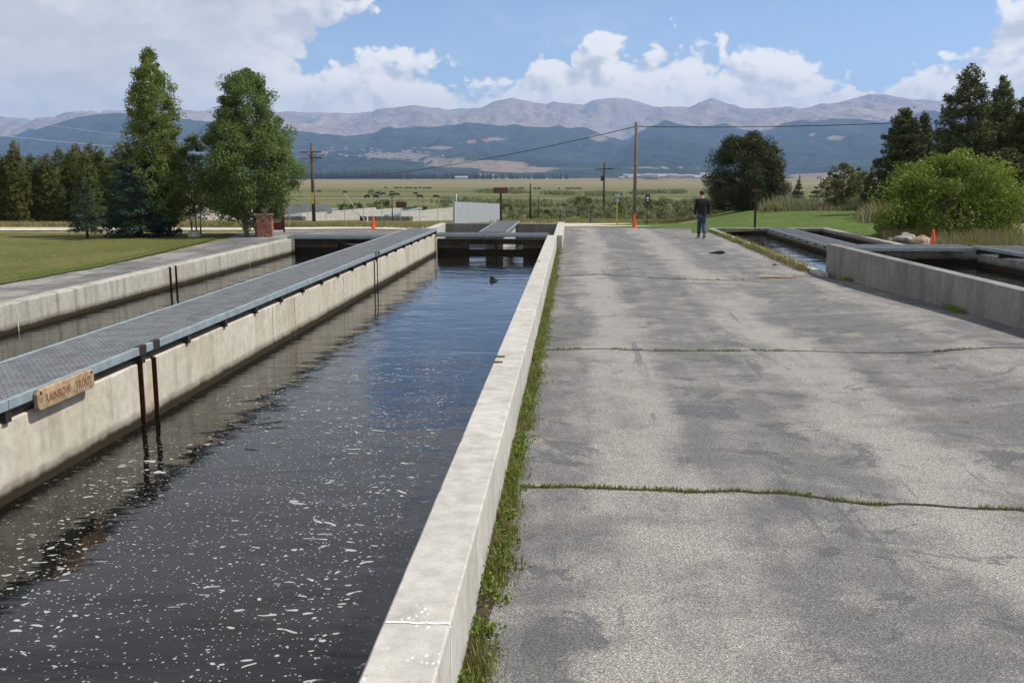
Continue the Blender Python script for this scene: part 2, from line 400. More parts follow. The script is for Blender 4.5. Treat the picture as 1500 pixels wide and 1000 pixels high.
# valley pasture: bands of green and straw across the view
new_mat('valley_grass'); p = pos(); x, y, z = sep(p)
ly = mth('LOGARITHM', mth('MAXIMUM', y, 10.), 10.)
wob = (nz(mapv(p, (.004, .004, 0)), 1., 5, .6)-.5)*.22
b1 = nz(comb(x*.0012, (ly+wob*.5)*16., 0.), 1., 5, .65); b2 = nz(mapv(p, (.03, .012, 1)), 1., 6, .65)
farw = sm(ly+wob*.25, 2.88, 3.12)
col = mix(sm(b1, .40, .60), (.085, .10, .032), (.175, .155, .070)); col = mix(sm(b2, .45, .65)*.6, col, (.085, .105, .03))
col = mix(farw*.85, col, mix(sm(b1, .42, .6), (.245, .195, .11), (.175, .155, .075)))
dk = sm(nz(comb(x*.02, ly*38., 3.), 1., 4, .6), .60, .70)*sm(ly, 2.1, 2.3)*sm(ly, 3.1, 2.9)
col = mix(dk*.45, col, (.05, .06, .025))
f = nz(p, .9, 5, .7); vv = sm(f, .2, .8, .7, 1.3); col = mix(1., col, comb(vv, vv, vv), 'MULTIPLY')
finish(col, .97, 0, spec=.05)
# mountains: land cover comes from attributes
new_mat('mountain'); p = pos(); fo = attr('forest'); cl_ = attr('clearing'); rk = attr('rock')
n = nz(mapv(p, (.004, .004, .006)), 1., 8, .65); n2 = nz(mapv(p, (.0009, .0009, .0015)), 1., 5, .6); sp = nz(mapv(p, (.012, .012, .03)), 1., 6, .75)
alp = mix(sm(n2, .35, .65), (.39, .30, .24), (.26, .21, .165)); alp = mix(sm(n, .48, .60)*.7, alp, (.44, .37, .31)); alp = mix(sm(sp+(n-.5)*.8, .52, .64)*.5, alp, (.13, .12, .105))
st = nz(mapv(p, (.011, .0014, .0026)), 1., 6, .62, .4); alp = mix(sm(st, .54, .66)*.5, alp, (.52, .46, .41)); alp = mix(sm(st, .46, .36)*.45, alp, (.13, .115, .105))
alp = mix(rk*sm(n, .35, .6), alp, (.27, .265, .27))
gr = mix(sm(n2, .35, .6), (.014, .026, .020), (.034, .052, .028)); gr = mix(sm(n, .52, .66)*.5, gr, (.07, .085, .045)); tv = sm(sp, .3, .7, .4, 1.6); gr = mix(1., gr, comb(tv, tv, tv), 'MULTIPLY')
col = mix(sm(fo+(n-.5)*.8+(sp-.5)*.4, .40, .60), alp, gr)
bh = nz(mapv(p, (.0035, .0035, .0035)), 1., 8, .62)
col = mix(sm(cl_+(n-.5)*1.5+(sp-.5)*.9, .52, .66)*.8, col, mix(sm(n, .4, .6), (.34, .22, .16), (.29, .25, .17)))
finish(col, .97, 0, bh, 1., 130., spec=.05)
# leaves / needles
def m_leaf(name, a, b, c, tr=.38, rough=.6):
    new_mat(name); t = attr('tint'); col = mix(sm(t, 0., .6), a, b); col = mix(sm(t, .72, 1.), col, c)
    finish(col, rough, 0, spec=.25, transl=(tr, mix(.5, col, b)))
m_leaf('leaf_aspen', (.07, .115, .032), (.16, .22, .065), (.36, .40, .18))
m_leaf('leaf_cottonwood', (.09, .14, .035), (.20, .255, .065), (.38, .42, .17))
m_leaf('leaf_willow', (.075, .12, .016), (.18, .245, .035), (.36, .40, .09), .3)
m_leaf('leaf_birch', (.085, .13, .05), (.16, .21, .085), (.30, .34, .18))
m_leaf('needle_blue', (.018, .038, .028), (.036, .070, .048), (.11, .16, .12), .1)
m_leaf('needle_bluelight', (.022, .045, .026), (.048, .08, .048), (.10, .14, .10), .1)
m_leaf('needle_pine', (.050, .078, .022), (.115, .145, .035), (.22, .23, .07), .2)
m_leaf('needle_brown', (.065, .080, .024), (.145, .148, .038), (.26, .22, .07), .2)
m_leaf('needle_dark', (.038, .054, .017), (.085, .105, .03), (.19, .20, .07), .15)
m_leaf('needle_round', (.024, .038, .012), (.058, .074, .021), (.14, .15, .045), .1)
m_leaf('shrub_grey', (.12, .135, .07), (.23, .245, .13), (.38, .38, .24), .25)
m_leaf('shrub_green', (.085, .115, .035), (.16, .185, .06), (.26, .27, .11), .2)
m_leaf('grass_fresh', (.08, .14, .02), (.17, .23, .035), (.34, .34, .10), .35)
m_leaf('grass_dry', (.18, .15, .06), (.28, .23, .10), (.40, .33, .17), .2)
m_leaf('brush_mixed', (.13, .13, .045), (.21, .19, .085), (.28, .15, .065), .2)
m_leaf('far_needle', (.018, .030, .016), (.032, .048, .024), (.06, .06, .03), .0)
# water
new_mat('water_mat'); p = pos(); x, y, z = sep(p)
w1 = nz(mapv(p, (1.0, 1.9, 1), r=(0, 0, .25)), 1.15, 3, .45, .6); w2 = nz(mapv(p, (1.0, 2.6, 1), r=(0, 0, -.12)), 4.2, 3, .5, .3); w3 = nz(mapv(p, (.8, 2., 1)), .35, 2, .5)
fl = vor(comb(x*1.0+(nz(p, 3., 2)-.5)*.5, y*1.6+(nz(p, 2.6, 2)-.5)*.5, 0.), 12.5, 1); fr, fg, fb = sep(fl)
fd = vor(comb(x*1.0+(nz(p, 3., 2)-.5)*.5, y*1.6+(nz(p, 2.6, 2)-.5)*.5, 0.), 12.5, 0)
fd = fd+(nz(p, 60., 3)-.5)*.14
fr2, fg2, fb2 = sep(vor(p, 40., 1)); fd2 = vor(p, 40., 0)
dens = sm(nz(mapv(p, (1., .6, 1), l=(4, 2, 0)), .55, 4, .6), .30, .62)
main = sm(y, 17., 8., .10, 1.)*sm(x, -4.35, -3.9, .25, 1.)
foam = mth('MAXIMUM', sm(fd-(fr*fr*.30+.03)*sm(dens, .1, .9, .22, 1.1)*(fg*.4+.75), .03, .0), sm(fd2-fr2*fr2*fr2*.36, .02, .0)*.7)*main
col = mix(foam*.62, mix(sm(w3, .35, .65), (.0035, .0035, .003), (.008, .0075, .006)), (.62, .62, .60))
bump = w1*1.3+w2*.16+w3*2.2
finish(col, foam*.4+.015, 0, bump, .20, .052, ior=1.333, spec=.5)
# ------------------------------------------------------------------ ground sheets
WZ = -.184                      # water level of the long pools
HOLES = [(-9.36, -.66, -8, 31.4), (-5.35, -.46, 31.6, 39.6), (6.02, 10.75, 22.0, 41.9)]
def grid_sheet(name, xs, ys, mat, dz=0., holes=(), xmap=None):
    xs = np.array(sorted(set(np.round(xs, 4)))); ys = np.array(sorted(set(np.round(ys, 4))))
    X, Y = np.meshgrid(xs, ys); Xw = X if xmap is None else xmap(X, Y)
    Z = gz(Xw, Y)+dz; v = np.stack([Xw, Y, Z], -1).reshape(-1, 3); nx = len(xs); q = []
    for j in range(len(ys)-1):
        for i in range(nx-1):
            cx = (xs[i]+xs[i+1])/2; cy = (ys[j]+ys[j+1])/2
            if any(a < cx < b and c < cy < d for a, b, c, d in holes): continue
            k = j*nx+i; q.append((k, k+1, k+nx+1, k+nx))
    o = fast_mesh(name, v, np.array(q), mat, smooth=True); return structure(o)
hx = [c for h in HOLES for c in h[:2]]; hy = [c for h in HOLES for c in h[2:]]
grid_sheet('ground', list(np.linspace(-70, -14, 40))+list(np.linspace(-14, 18, 65))+list(np.linspace(18, 70, 36))+hx,
           list(np.linspace(-12, 60, 145))+hy, 'dry_ground', 0, HOLES)
def poly_sheet(name, A, B, mat, dz, n=60, m=10, wob=0.):
    """sheet between two polylines of the same point count, laid on the ground"""
    A = np.array(A, dtype=float); B = np.array(B, dtype=float)
    ta = np.linspace(0, len(A)-1, n); ia = np.arange(len(A))
    a = np.stack([np.interp(ta, ia, A[:, 0]), np.interp(ta, ia, A[:, 1])], -1); b = np.stack([np.interp(ta, ia, B[:, 0]), np.interp(ta, ia, B[:, 1])], -1)
    s = np.linspace(0, 1, m)[None, :, None]; g = a[:, None]*(1-s)+b[:, None]*s
    if wob:
        for j in range(n):
            for i in (0, m-1):
                g[j, i] += wob*(mn.noise(Vector((g[j, i, 0]*1.3, g[j, i, 1]*1.3, i)))+.6*mn.noise(Vector((g[j, i, 0]*5, g[j, i, 1]*5, i))))
    z = gz(g[..., 0], g[..., 1])+dz; v = np.concatenate([g, z[..., None]], -1).reshape(-1, 3)
    q = [(j*m+i, j*m+i+1, (j+1)*m+i+1, (j+1)*m+i) for j in range(n-1) for i in range(m-1)]
    return structure(fast_mesh(name, v, np.array(q), mat, smooth=True))
# main asphalt apron between the pools
farE = [G(828, 332), G(872, 332.5), G(930, 334), G(985, 337), G(1034, 337)]
grid_sheet('asphalt_apron', list(np.linspace(-.62, 12, 48)), list(np.linspace(-11, 22.0, 70)), 'asphalt', .012, [(6.02, 20, 22.0, 30)])
poly_sheet('asphalt_apron', [(-.62, 22.0), (-.42, 32), (-.30, 40.6), (-.6, 50)], [(6.0, 22.0), (6.0, 30), (6.0, 38.5), (5.9, 44)], 'asphalt', .012, 60, 20)
# asphalt path left of the pools and behind them
poly_sheet('asphalt_path', [(-9.40, -10), (-9.40, 10), (-9.40, 24), (-9.40, 31.4)], [(-13.5, -10), (-12.05, 10), (-11.35, 24), (-11.7, 31.4)], 'asphalt_left', .010, 60, 8, .0)
poly_sheet('asphalt_path', [(-11.7, 31.4), (-12.2, 34), (-12.5, 36.5), (-12.6, 38.5)], [(-5.37, 31.4), (-5.37, 35), (-5.37, 37.5), (-5.37, 41.5)], 'asphalt_left', .011, 30, 16, .12)
# lawns
poly_sheet('lawn', [(-13.4, -10), (-11.95, 10), (-11.28, 22), (-11.9, 30), (-12.6, 35.2)], [(-60, -10), (-60, 10), (-60, 22), (-60, 30), (-60, 35.0)], 'lawn_olive', .022, 140, 60, .07)
poly_sheet('lawn_edge_strip', [(-13.36, -10), (-11.91, 10), (-11.24, 22), (-11.86, 30), (-12.56, 35.2)], [(-14.0, -10), (-12.45, 10), (-11.75, 22), (-12.3, 30), (-13.0, 35.2)], 'lawn_edge', .034, 200, 4, .07)
lawnN = [G(1034, 334.5), G(1100, 334), G(1215, 334), G(1330, 349), G(1420, 356), G(1520, 360)]
poly_sheet('lawn', [(x, y-2.2) for x, y in [(5.0, 42.6), (8, 44), (10.8, 44), (11.1, 35), (11.1, 28), (11.1, 20)]],
           [(7.3, 66), (13.6, 72), (21, 64), (17, 45), (17.0, 36), (17, 24)], 'lawn_green', .018, 70, 24, .2)
poly_sheet('lawn', [tuple(G(px, py)[:2]) for px, py in ((845, 330.8), (880, 331.6), (905, 332.6), (945, 334.6), (985, 336.6), (1034, 337.2))]+[(6.0, 42.2)], [tuple(G(px, py)[:2]) for px, py in ((845, 330.5), (900, 329.6), (930, 328.2), (960, 325.6), (1000, 321.5), (1034, 317.5))]+[(7.6, 70)], 'lawn_green', .020, 70, 14, .1)
# roads
def road(name, pts, w, mat, dz, n=80):
    pts = [Vector((p[0], p[1], 0)) for p in pts]; A = []; B = []
    for i, p in enumerate(pts):
        d = (pts[min(i+1, len(pts)-1)]-pts[max(i-1, 0)]).normalized(); s = Vector((-d.y, d.x, 0))*w/2
        A.append((p+s)[:2]); B.append((p-s)[:2])
    return poly_sheet(name, A, B, mat, dz, n, 4)
road('road', [(-60, 38.2), (-40, 37.9), (-24, 38.3), (-14, 39.6), (-9, 42.5), (-6, 47), (-3, 51), (0, 53.5), (4, 57.5)], 3.4, 'gravel_road', .03)
rp = [G(px, py) for px, py in ((700, 329), (760, 329), (830, 328.4), (900, 326.6), (960, 323), (1000, 320), (1040, 316.8), (1100, 312))]
poly_sheet('road', [tuple(G(px, py)[:2]) for px, py in ((742, 331), (830, 331.5), (872, 330.6), (925, 328.4), (965, 325), (1005, 320.6), (1034, 318))], [tuple(G(px, py)[:2]) for px, py in ((742, 326.2), (830, 325.6), (872, 324.2), (925, 321.8), (965, 319.6), (1005, 317.4), (1034, 315.8))], 'gravel_road', .035, 50, 6)
poly_sheet('gravel_bank', [tuple(G(px, 325.2)[:2]) for px in (745, 790, 830, 880, 930)], [tuple(G(px, py)[:2]) for px, py in ((745, 322.6), (790, 322), (830, 321.2), (880, 321.5), (930, 321.2))], 'dry_ground', .03, 30, 4, .3)
# valley floor out to the foot of the range
ys = np.concatenate([np.linspace(60, 120, 30), np.geomspace(123, 3300, 70)])
grid_sheet('valley_floor', list(np.linspace(-.9, .85, 60)), list(ys), 'valley_grass', 0., (), lambda X, Y: X*(Y+20))
# ------------------------------------------------------------------ mountains
CREST = [(-500,176),(-300,170),(-120,172),(0,173),(20,174.5),(45,178),(62,177),(80,172),(120,171),(190,167),(260,168),(296,164),(404,166),(440,167),(514,169),(535,166),(556,163.6),(604,157.6),(634,161),(658,163.6),(690,162),(706,160),(724,151),(748,147.5),(772,151),(799,156.5),(811,152),(835,155),(853,157),(868,150.4),(895,148.2),(916,148.6),(940,156),(958,161.5),(976,160),(1003,164.5),(1018,155.5),(1036,147.5),(1060,156.5),(1088,164),(1148,161.5),(1160,165),(1190,160),(1220,154.8),(1256,145.6),(1280,144.8),(1320,152),(1372,155),(1440,158),(1560,160),(1800,168),(2100,172)]
FRONT = [(-500,196),(-200,205),(0,200),(40,186),(100,170.5),(155,165.5),(200,169),(260,176),(330,181),(400,188),(418,191),(454,195),(484,204),(520,205),(550,193),(595,188.5),(670,184),(715,182.5),(760,187),(799,190),(835,191),(862,192),(886,203),(912,211),(934,199),(970,180),(1000,186),(1039,190),(1075,197),(1112,193),(1160,181),(1208,178.5),(1280,181.5),(1340,172),(1400,170),(1560,180),(1800,190),(2100,196)]
def build_mountains():
    pxs = np.linspace(-420, 1950, 560); dist = np.concatenate([np.linspace(2700, 5200, 34), np.linspace(5300, 8200, 52), np.linspace(8300, 11200, 62), np.linspace(11400, 13500, 10)])
    cr = np.interp(pxs, *zip(*CREST)); fr = np.interp(pxs, *zip(*FRONT))
    V_ = np.zeros((len(dist), len(pxs), 3)); FO = np.zeros((len(dist), len(pxs))); CL = FO.copy(); RK = FO.copy()
    D0_, D1_, D2_, DF, DV, DC = 2700, 3600, 5000, 7600, 8300, 11000
    clear = [(-80,600,238,12,70,'x')]
    spots = [(700,241,100,6.5),(760,248,75,6),(640,233,55,2.0),(575,228,55,4.5),(640,217,30,2.2),(470,224,30,3),(875,203,16,6),(845,214,10,1.5),(1215,204,14,5),(1180,199,7,4),(690,208,26,2.0),(715,256,16,2.5),(1205,259,70,8.0),(600,222,18,2),(970,246,60,1.6),(1130,240,25,1.5),(720,205,22,2.4),(900,196,9,3.5)]
    for j, d in enumerate(dist):
        for i, px in enumerate(pxs):
            c, f = cr[i], fr[i]
            hill = 14*math.exp(-((px-1200)/75)**2)+6*math.exp(-((px-760)/90)**2)
            dip = min(f+6, 232); dip = max(dip, c+10)
            yk = [264, 259.5-hill*.45*0, 244, f, dip, c, c+3]
            dk = [D0_, D1_, D2_, DF, DV, DC, 13600]
            t = float(np.interp(d, dk, yk))
            # concave foothills, smooth foot
            w = sstep(d, 3000, 5200)*1.0
            x0 = (px-840)/1421*d
            q = Vector((x0/900., d/1300., .3)); rid = mn.ridged_multi_fractal(q, .9, 2.1, 6, 1., 2.)-1.0
            q2 = Vector((x0/330., d/700., 4.)); fb = mn.fractal(q2, .9, 2.1, 5)
            near_front = math.exp(-((d-DF)/350)**2); near_crest = 1 if d > DC else math.exp(-((d-DC)/420)**2)
            amp = float(w)*(1-.88*near_front)*(1-.93*near_crest)
            q3 = Vector((x0/420.+fb*.25, d/1500., 7.)); gul = mn.ridged_multi_fractal(q3, .8, 2.2, 5, 1., 2.)-1.0
            z = H+d*(255-t)/1421*1.0+rid*amp*80+fb*amp*25+gul*(float(sstep(d, 5000, 7000))*(1-.8*near_crest)*(1-.75*near_front))*42
            if near_crest > .3: z += (fb*7+gul*9)*near_crest
            V_[j, i] = (x0, d, z)
            FO[j, i] = 1. if d < DF+120 else float(1-sstep(d, DF+120, DF+600))
            if px < 330: FO[j, i] = max(FO[j, i], float(1-sstep(d, 7500, 7900)) if d < DF+500 else 0)
            FO[j, i] = max(FO[j, i], float(sstep(px, 700, 640)*0))
            # brown top on the front hill at the left
            
            ypx = 255-(z-H)/d*1421
            if d < DF+100:
                for sx, sy, wx, wy in spots:
                    k = math.exp(-(((px-sx)/wx)**2+((ypx-sy)/wy)**2)**1.5)
                    CL[j, i] = max(CL[j, i], k*1.05)
                if d < 3300: CL[j, i] = max(CL[j, i], .0 if px < 560 else .3+.3*float(sstep(px, 850, 960)))
            RK[j, i] = .9*math.exp(-((px-905)/75)**2)+.6*math.exp(-((px-620)/80)**2)+.5*math.exp(-((px-730)/40)**2)
    n, m = len(dist), len(pxs)
    jj, ii = np.meshgrid(np.arange(n-1), np.arange(m-1), indexing='ij'); k = (jj*m+ii).ravel()
    q = np.stack([k, k+1, k+m+1, k+m], -1)
    return structure(fast_mesh('mountains', V_.reshape(-1, 3), q, 'mountain', attrs={'forest': FO.ravel(), 'clearing': CL.ravel(), 'rock': RK.ravel()}, smooth=True)), V_, pxs, dist
mount, MV, MPX, MD = build_mountains()
# ------------------------------------------------------------------ haze
o = MB().box(-15500, 15500, -60, 13950, -40, 1020).build('haze', 'water_mat'); o['kind'] = 'stuff'
hm = bpy.data.materials.new('haze_air'); hm.use_nodes = True; V.nt = hm.node_tree; V.nt.nodes.clear()
pv = V.nt.nodes.new('ShaderNodeVolumePrincipled'); pv.inputs['Color'].default_value = (.38, .58, 1, 1); pv.inputs['Density'].default_value = 8.8e-5; pv.inputs['Anisotropy'].default_value = .1
ho = V.nt.nodes.new('ShaderNodeOutputMaterial'); V.nt.links.new(pv.outputs[0], ho.inputs['Volume']); o.data.materials[0] = hm
# ------------------------------------------------------------------ water
def water(x0, x1, y0, y1, z): return structure(fast_mesh('water', np.array([(x0, y0, z), (x1, y0, z), (x1, y1, z), (x0, y1, z)], dtype=float), np.array([[0, 1, 2, 3]]), 'water_mat'))
water(-9.3, -.75, -7.9, 31.9, WZ); water(-5.3, -.55, 32.0, 39.5, WZ); water(6.05, 10.7, 22, 41.8, -.13)
# ------------------------------------------------------------------ concrete walls
def wall(label, boxes, mat, bev=.012, zb=-.7):
    mb = MB()
    for (x0, x1, y0, y1, z1) in boxes: mb.box(x0, x1, y0, y1, zb, z1, bev)
    o = mb.build('concrete_wall', mat); tag(o, label, 'wall'); return o
TOP = .466
def notched(xf, xb, y0, y1, z1, slots, side, depth=.09):
    """boxes of one long wall with vertical stop-log slots cut in the face at xf"""
    out = []; y = y0
    for a, b in slots:
        out.append((min(xf, xb), max(xf, xb), y, a, z1)); xr = xf-side*depth
        out.append((min(xr, xb), max(xr, xb), a, b, z1)); y = b
    out.append((min(xf, xb), max(xf, xb), y, y1, z1)); return out
SL = [(9.42, 9.53), (9.75, 9.86), (21.3, 21.41), (21.62, 21.73)]; SLR = [(9.72, 9.83), (10.03, 10.14), (21.3, 21.41), (21.62, 21.73)]
def plainwall(mb, boxes, zb=-.7):
    for (x0, x1, y0, y1, z1) in boxes: mb.box(x0, x1, y0, y1, zb, z1)
def long_wall(label, xf, xb, y0, y1, z1, side, mat, slots, joints, chamf=.015):
    t = thing('concrete_wall', label, 'wall', ((xf+xb)/2, y0, 0))
    cx = (xf+xb)/2; sh = lambda bs: [(a-cx, b-cx, c-y0, d-y0, e) for a, b, c, d, e in bs]
    mb = MB(); bs = sh(notched(xf, xb, y0, y1, z1, slots, side))
    sd = xf*7.3
    for (x0, x1, ya, yb, zt) in bs:      # sweep with worn, chipped arrises
        n = max(2, int((yb-ya)/.045)+1); vs = []; fs = []
        for i in range(n):
            y = ya+(yb-ya)*i/(n-1); cc_ = []
            for k in (0, 1):
                a = .010+.004*mn.noise(Vector((y*3., sd+k*9, 0))); q = mn.noise(Vector((y*2.3, sd+k*5, 3.))); q2 = mn.noise(Vector((y*11., sd+k*5, 8.)))
                cc_.append(a+max(0, q-.30)*.06*max(0, .4+q2)+max(0, q2-.42)*.05)
            wv = .004*mn.noise(Vector((y*.5, sd, 1.)))
            a, b = cc_; vs += [(x0, y, -.7), (x0+wv*0, y, zt-a), (x0+a, y, zt+wv*.5), (x1-b, y, zt+wv*.5), (x1, y, zt-b), (x1, y, -.7)]
        for i in range(n-1):
            for k in range(5): fs.append((i*6+k, (i+1)*6+k, (i+1)*6+k+1, i*6+k+1))
        fs += [(0, 1, 2, 3, 4, 5), tuple((n-1)*6+k for k in (5, 4, 3, 2, 1, 0))]; mb.add(vs, fs)
    w = mb.build('wall_body', mat, t)
    for a, b in slots:
        s = MB(); xr = xf-side*.09
        s.box(min(xr, xr+side*.012)-cx, max(xr, xr+side*.012)-cx, a-y0+.012, b-y0-.012, -.6, z1-.04)
        s.build('slot_plate', 'slot_shade', t)
        s = MB(); s.box(min(xf-side*.06, xf+side*.004)-cx, max(xf-side*.06, xf+side*.004)-cx, b-y0-.010, b-y0+.004, -.6, z1-.01)
        s.build('slot_edge', 'rust', t)
    for jy, wd, m, full in joints:
        s = MB(); s.box(min(xf, xf+side*.002)-cx, max(xf, xf+side*.002)-cx, jy-y0, jy-y0+wd, -.2, z1-.03)
        if full: s.box(min(xf, xb)+.02-cx, max(xf, xb)-.02-cx, jy-y0, jy-y0+wd*.7, z1, z1+.002)
        s.build('joint', m, t)
    return t
main = long_wall('long pale concrete pool wall beside the asphalt, running from the foreground to the cross walkway', -.814, -.516, -6, 30.9, TOP, -1, 'concrete_pale', SLR, [])
# caulked joint wrapping the top and outer face of the wall
jm = MB(); yj = P(612, 912, TOP).y; rr = random.Random(3)
pts = [(-.800+.284*i/11-.654*0, yj+.006*rr.uniform(-1, 1)) for i in range(12)]
for (xa, ya), (xb, yb) in zip(pts[:-1], pts[1:]):
    w = .007+.003*rr.random(); jm.add([(xa+.665, ya-w+6, TOP+.0025), (xb+.665, yb-w+6, TOP+.0025), (xb+.665, yb+w+6, TOP+.0025), (xa+.665, ya+w+6, TOP+.0025)], [(0, 1, 2, 3)])
jm.box(.148, .152, yj+6-.008, yj+6+.008, .03, TOP-.012)
jm.build('joint', 'caulk', main)
cjoint = [(y, .014, 'joint_dark', False) for y in (6.05, 13.9, 15.05, 18.4, 25.6)]
long_wall('long cream concrete dividing wall under the grated walkway, between the two pools', -4.475, -4.95, -6, 31.3, TOP, 1, 'concrete_cream', SL, cjoint)
long_wall('weathered concrete wall along the far left side of the left pool', -9.22, -9.52, -6, 31.3, .30, 1, 'concrete_left', SL, [(15.2, .02, 'joint_light', False), (26.8, .02, 'joint_light', False)])
def mwall(label, boxes, mat, zb=-.7, origin=None):
    c = origin or ((boxes[0][0]+boxes[0][1])/2, boxes[0][2]); mb = MB()
    for (x0, x1, y0, y1, z1, *r) in boxes: mb.box(x0-c[0], x1-c[0], y0-c[1], y1-c[1], (r[0] if r else zb), z1)
    o = mb.build('concrete_wall', mat, None, (c[0], c[1], 0)); b = o.modifiers.new('bevel', 'BEVEL'); b.width = .012; b.segments = 2; b.limit_method = 'ANGLE'
    return tag(o, label, 'wall')
# end wall of the near pools, opening in the middle of each bay
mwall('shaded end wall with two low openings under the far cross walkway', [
    (-4.46, -3.42, 31.35, 31.6, .30), (-3.42, -1.62, 31.35, 31.6, .30, .13), (-3.42, -1.62, 31.35, 31.6, -.05), (-1.62, -.82, 31.35, 31.6, .30), (-2.56, -2.47, 31.36, 31.59, .13, -.05)], 'concrete_algae_shade')
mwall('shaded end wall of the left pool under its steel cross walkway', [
    (-9.5, -7.75, 31.35, 31.6, .28), (-7.75, -5.9, 31.35, 31.6, .28, .12), (-7.75, -5.9, 31.35, 31.6, -.10), (-5.9, -4.97, 31.35, 31.6, .28), (-7.0, -6.92, 31.36, 31.59, .12, -.10)], 'concrete_algae_shade')
mwall('pale back wall seen through the end-wall openings', [(-9.4, -5.4, 33.3, 33.5, .08)], 'concrete_pale')
# far pools beyond the cross walkway
mwall('narrow concrete wall of the far pool along the asphalt edge', [(-.62, -.34, 31.0, 39.7, .455)], 'concrete_pale')
mwall('concrete wall on the left side of the far pool', [(-5.52, -5.25, 31.9, 39.7, .40)], 'concrete_pale')
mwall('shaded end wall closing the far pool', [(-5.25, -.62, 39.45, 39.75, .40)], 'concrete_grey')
mwall('short concrete dividing wall under the far small walkway', [(-2.95, -2.35, 32.4, 39.4, .38)], 'concrete_pale')
# ------------------------------------------------------------------ steel walkways
def walkway(label, x0, x1, y0, y1, z, along='y', seg=2.45, edge=True, ch=.085, pitch=.056, cross=.08, brk=True, gapz=.1, seams=True):
    """bar grating between two edge channels; 'along' is the long direction"""
    L = (y1-y0) if along == 'y' else (x1-x0); Wd = (x1-x0) if along == 'y' else (y1-y0)
    t = thing('grated_walkway', label, 'walkway', (x0, y0, 0))
    def bx(mb, a0, a1, b0, b1, c0, c1):       # a: along, b: across
        if along == 'y': mb.box(b0, b1, a0, a1, c0, c1)
        else: mb.box(a0, a1, b0, b1, c0, c1)
    g = MB(); nb = int(Wd/pitch)
    for i in range(1, nb): b = Wd*i/nb; bx(g, 0, L, b-.008, b+.008, z-.034, z)
    k = int(L/cross)
    for i in range(k+1): a = L*i/k; bx(g, a-.004, a+.004, .02, Wd-.02, z-.024, z-.006)
    g.build('grating', 'grating_metal', t)
    e = [(0, .035), (Wd-.035, Wd)]
    for b0, b1 in e:
        mb = MB(); n = max(1, int(round(L/seg)))
        for i in range(n): bx(mb, L*i/n+.004, L*(i+1)/n-.004, b0, b1, z-ch, z)
        o = mb.build('edge_channel', 'galvanized', t); bv = o.modifiers.new('bevel', 'BEVEL'); bv.width = .006; bv.segments = 2
    if brk:
        n = max(1, int(round(L/(seg/2))))
        for i in range(n+1):
            mb = MB(); a = min(max(L*i/n, .06), L-.06); bx(mb, a-.04, a+.04, .05, Wd-.012, z-ch-gapz, z-ch+.01)
            mb.build('bracket', 'dark_steel', t)
    return t
cw = walkway('long grey grated steel walkway with the trout sign, on top of the dividing wall', -5.41, -4.43, -5, 31.25, .649)
for yy in (9.42, 9.75, 21.3, 21.62):   # notched channel ends at the slots
    s = MB().box(.93, .985, yy-.03+5, yy+.13+5, .555, .655, .004).build('slot_clip', 'dark_steel', cw)
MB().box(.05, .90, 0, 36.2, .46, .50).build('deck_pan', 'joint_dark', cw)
walkway('flat steel cross walkway between the near right pool and the far pool', -4.46, -.80, 31.0, 31.95, TOP+.012, 'x', 3.7, ch=.09, brk=False)
walkway('flat steel cross walkway closing the left pool', -9.36, -4.98, 31.0, 31.9, .40, 'x', 4.4, ch=.09, brk=False)
walkway('small grated walkway on the dividing wall of the far pool', -3.15, -2.2, 32.0, 39.6, .50, ch=.07, gapz=.05)
# rounded "window" drain face seen under the cross walkways
# ------------------------------------------------------------------ lower right pool
mwall('low concrete kerb wall of the right lower pool beside the asphalt', [(5.86, 6.05, 23.0, 42.0, .10)], 'concrete_pale')
mwall('shaded far end wall of the right lower pool', [(6.05, 10.72, 41.7, 42.0, .12)], 'concrete_wetgrey')
mwall('right side wall of the lower pool below the lawn', [(10.62, 10.9, 24.5, 42.0, .13)], 'concrete_wetgrey')
mwall('dividing wall under the walkway of the right lower pool', [(8.08, 8.7, 24.3, 40.6, .08)], 'concrete_wetgrey')
lw = walkway('grey walkway stepping along the right lower pool beside the brown post', 8.0, 8.98, 24.3, 40.8, .205, ch=.07, gapz=.06, seg=2.4)
mwall('short pale concrete ledge at the near corner of the lower right pool', [(6.05, 7.2, 24.15, 24.5, -.02)], 'concrete_pale')
# upper right pool: raised box, turned slightly, in its own frame
UX, UY, UR = 6.2, 23.85, R(2.27)
up = thing('raised_pool', 'raised grey concrete fish pool with stained outer wall at the right edge of the asphalt', 'fish pool', (UX, UY, 0), UR)
def ubox(name, mat, x0, x1, y0, y1, z0, z1):
    o = MB().box(x0, x1, y0, y1, z0, z1).build(name, mat, up); b = o.modifiers.new('bevel', 'BEVEL'); b.width = .012; b.segments = 2; b.limit_method = 'ANGLE'; return o
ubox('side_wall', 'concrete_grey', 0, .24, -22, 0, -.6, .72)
ubox('end_wall', 'concrete_upper', .24, 6.4, -.30, -.05, -.6, .60)
ubox('dividing_wall', 'concrete_upper', 3.25, 3.85, -22, -.9, -.6, .56)
ubox('floor', 'concrete_upper', .24, 6.4, -22, -.3, -.6, .0)
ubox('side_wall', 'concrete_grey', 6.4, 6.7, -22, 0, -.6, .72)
wu = MB().add([(.24, -22, .26), (3.25, -22, .26), (3.25, -.3, .26), (.24, -.3, .26)], [(0, 1, 2, 3)]).add([(3.85, -22, .26), (6.4, -22, .26), (6.4, -.3, .26), (3.85, -.3, .26)], [(0, 1, 2, 3)]).build('pool_water', 'water_mat', up, recalc=False)
w1_ = walkway('flat grey cross walkway over the far end of the raised pool', 0, 2.95, 0, .95, .71, 'x', 3.2, ch=.09, brk=False); w1_.location = Vector((UX, UY, 0))+Matrix.Rotation(UR, 3, 'Z')@Vector((.26, -.97, 0)); w1_.rotation_euler = (0, 0, UR)
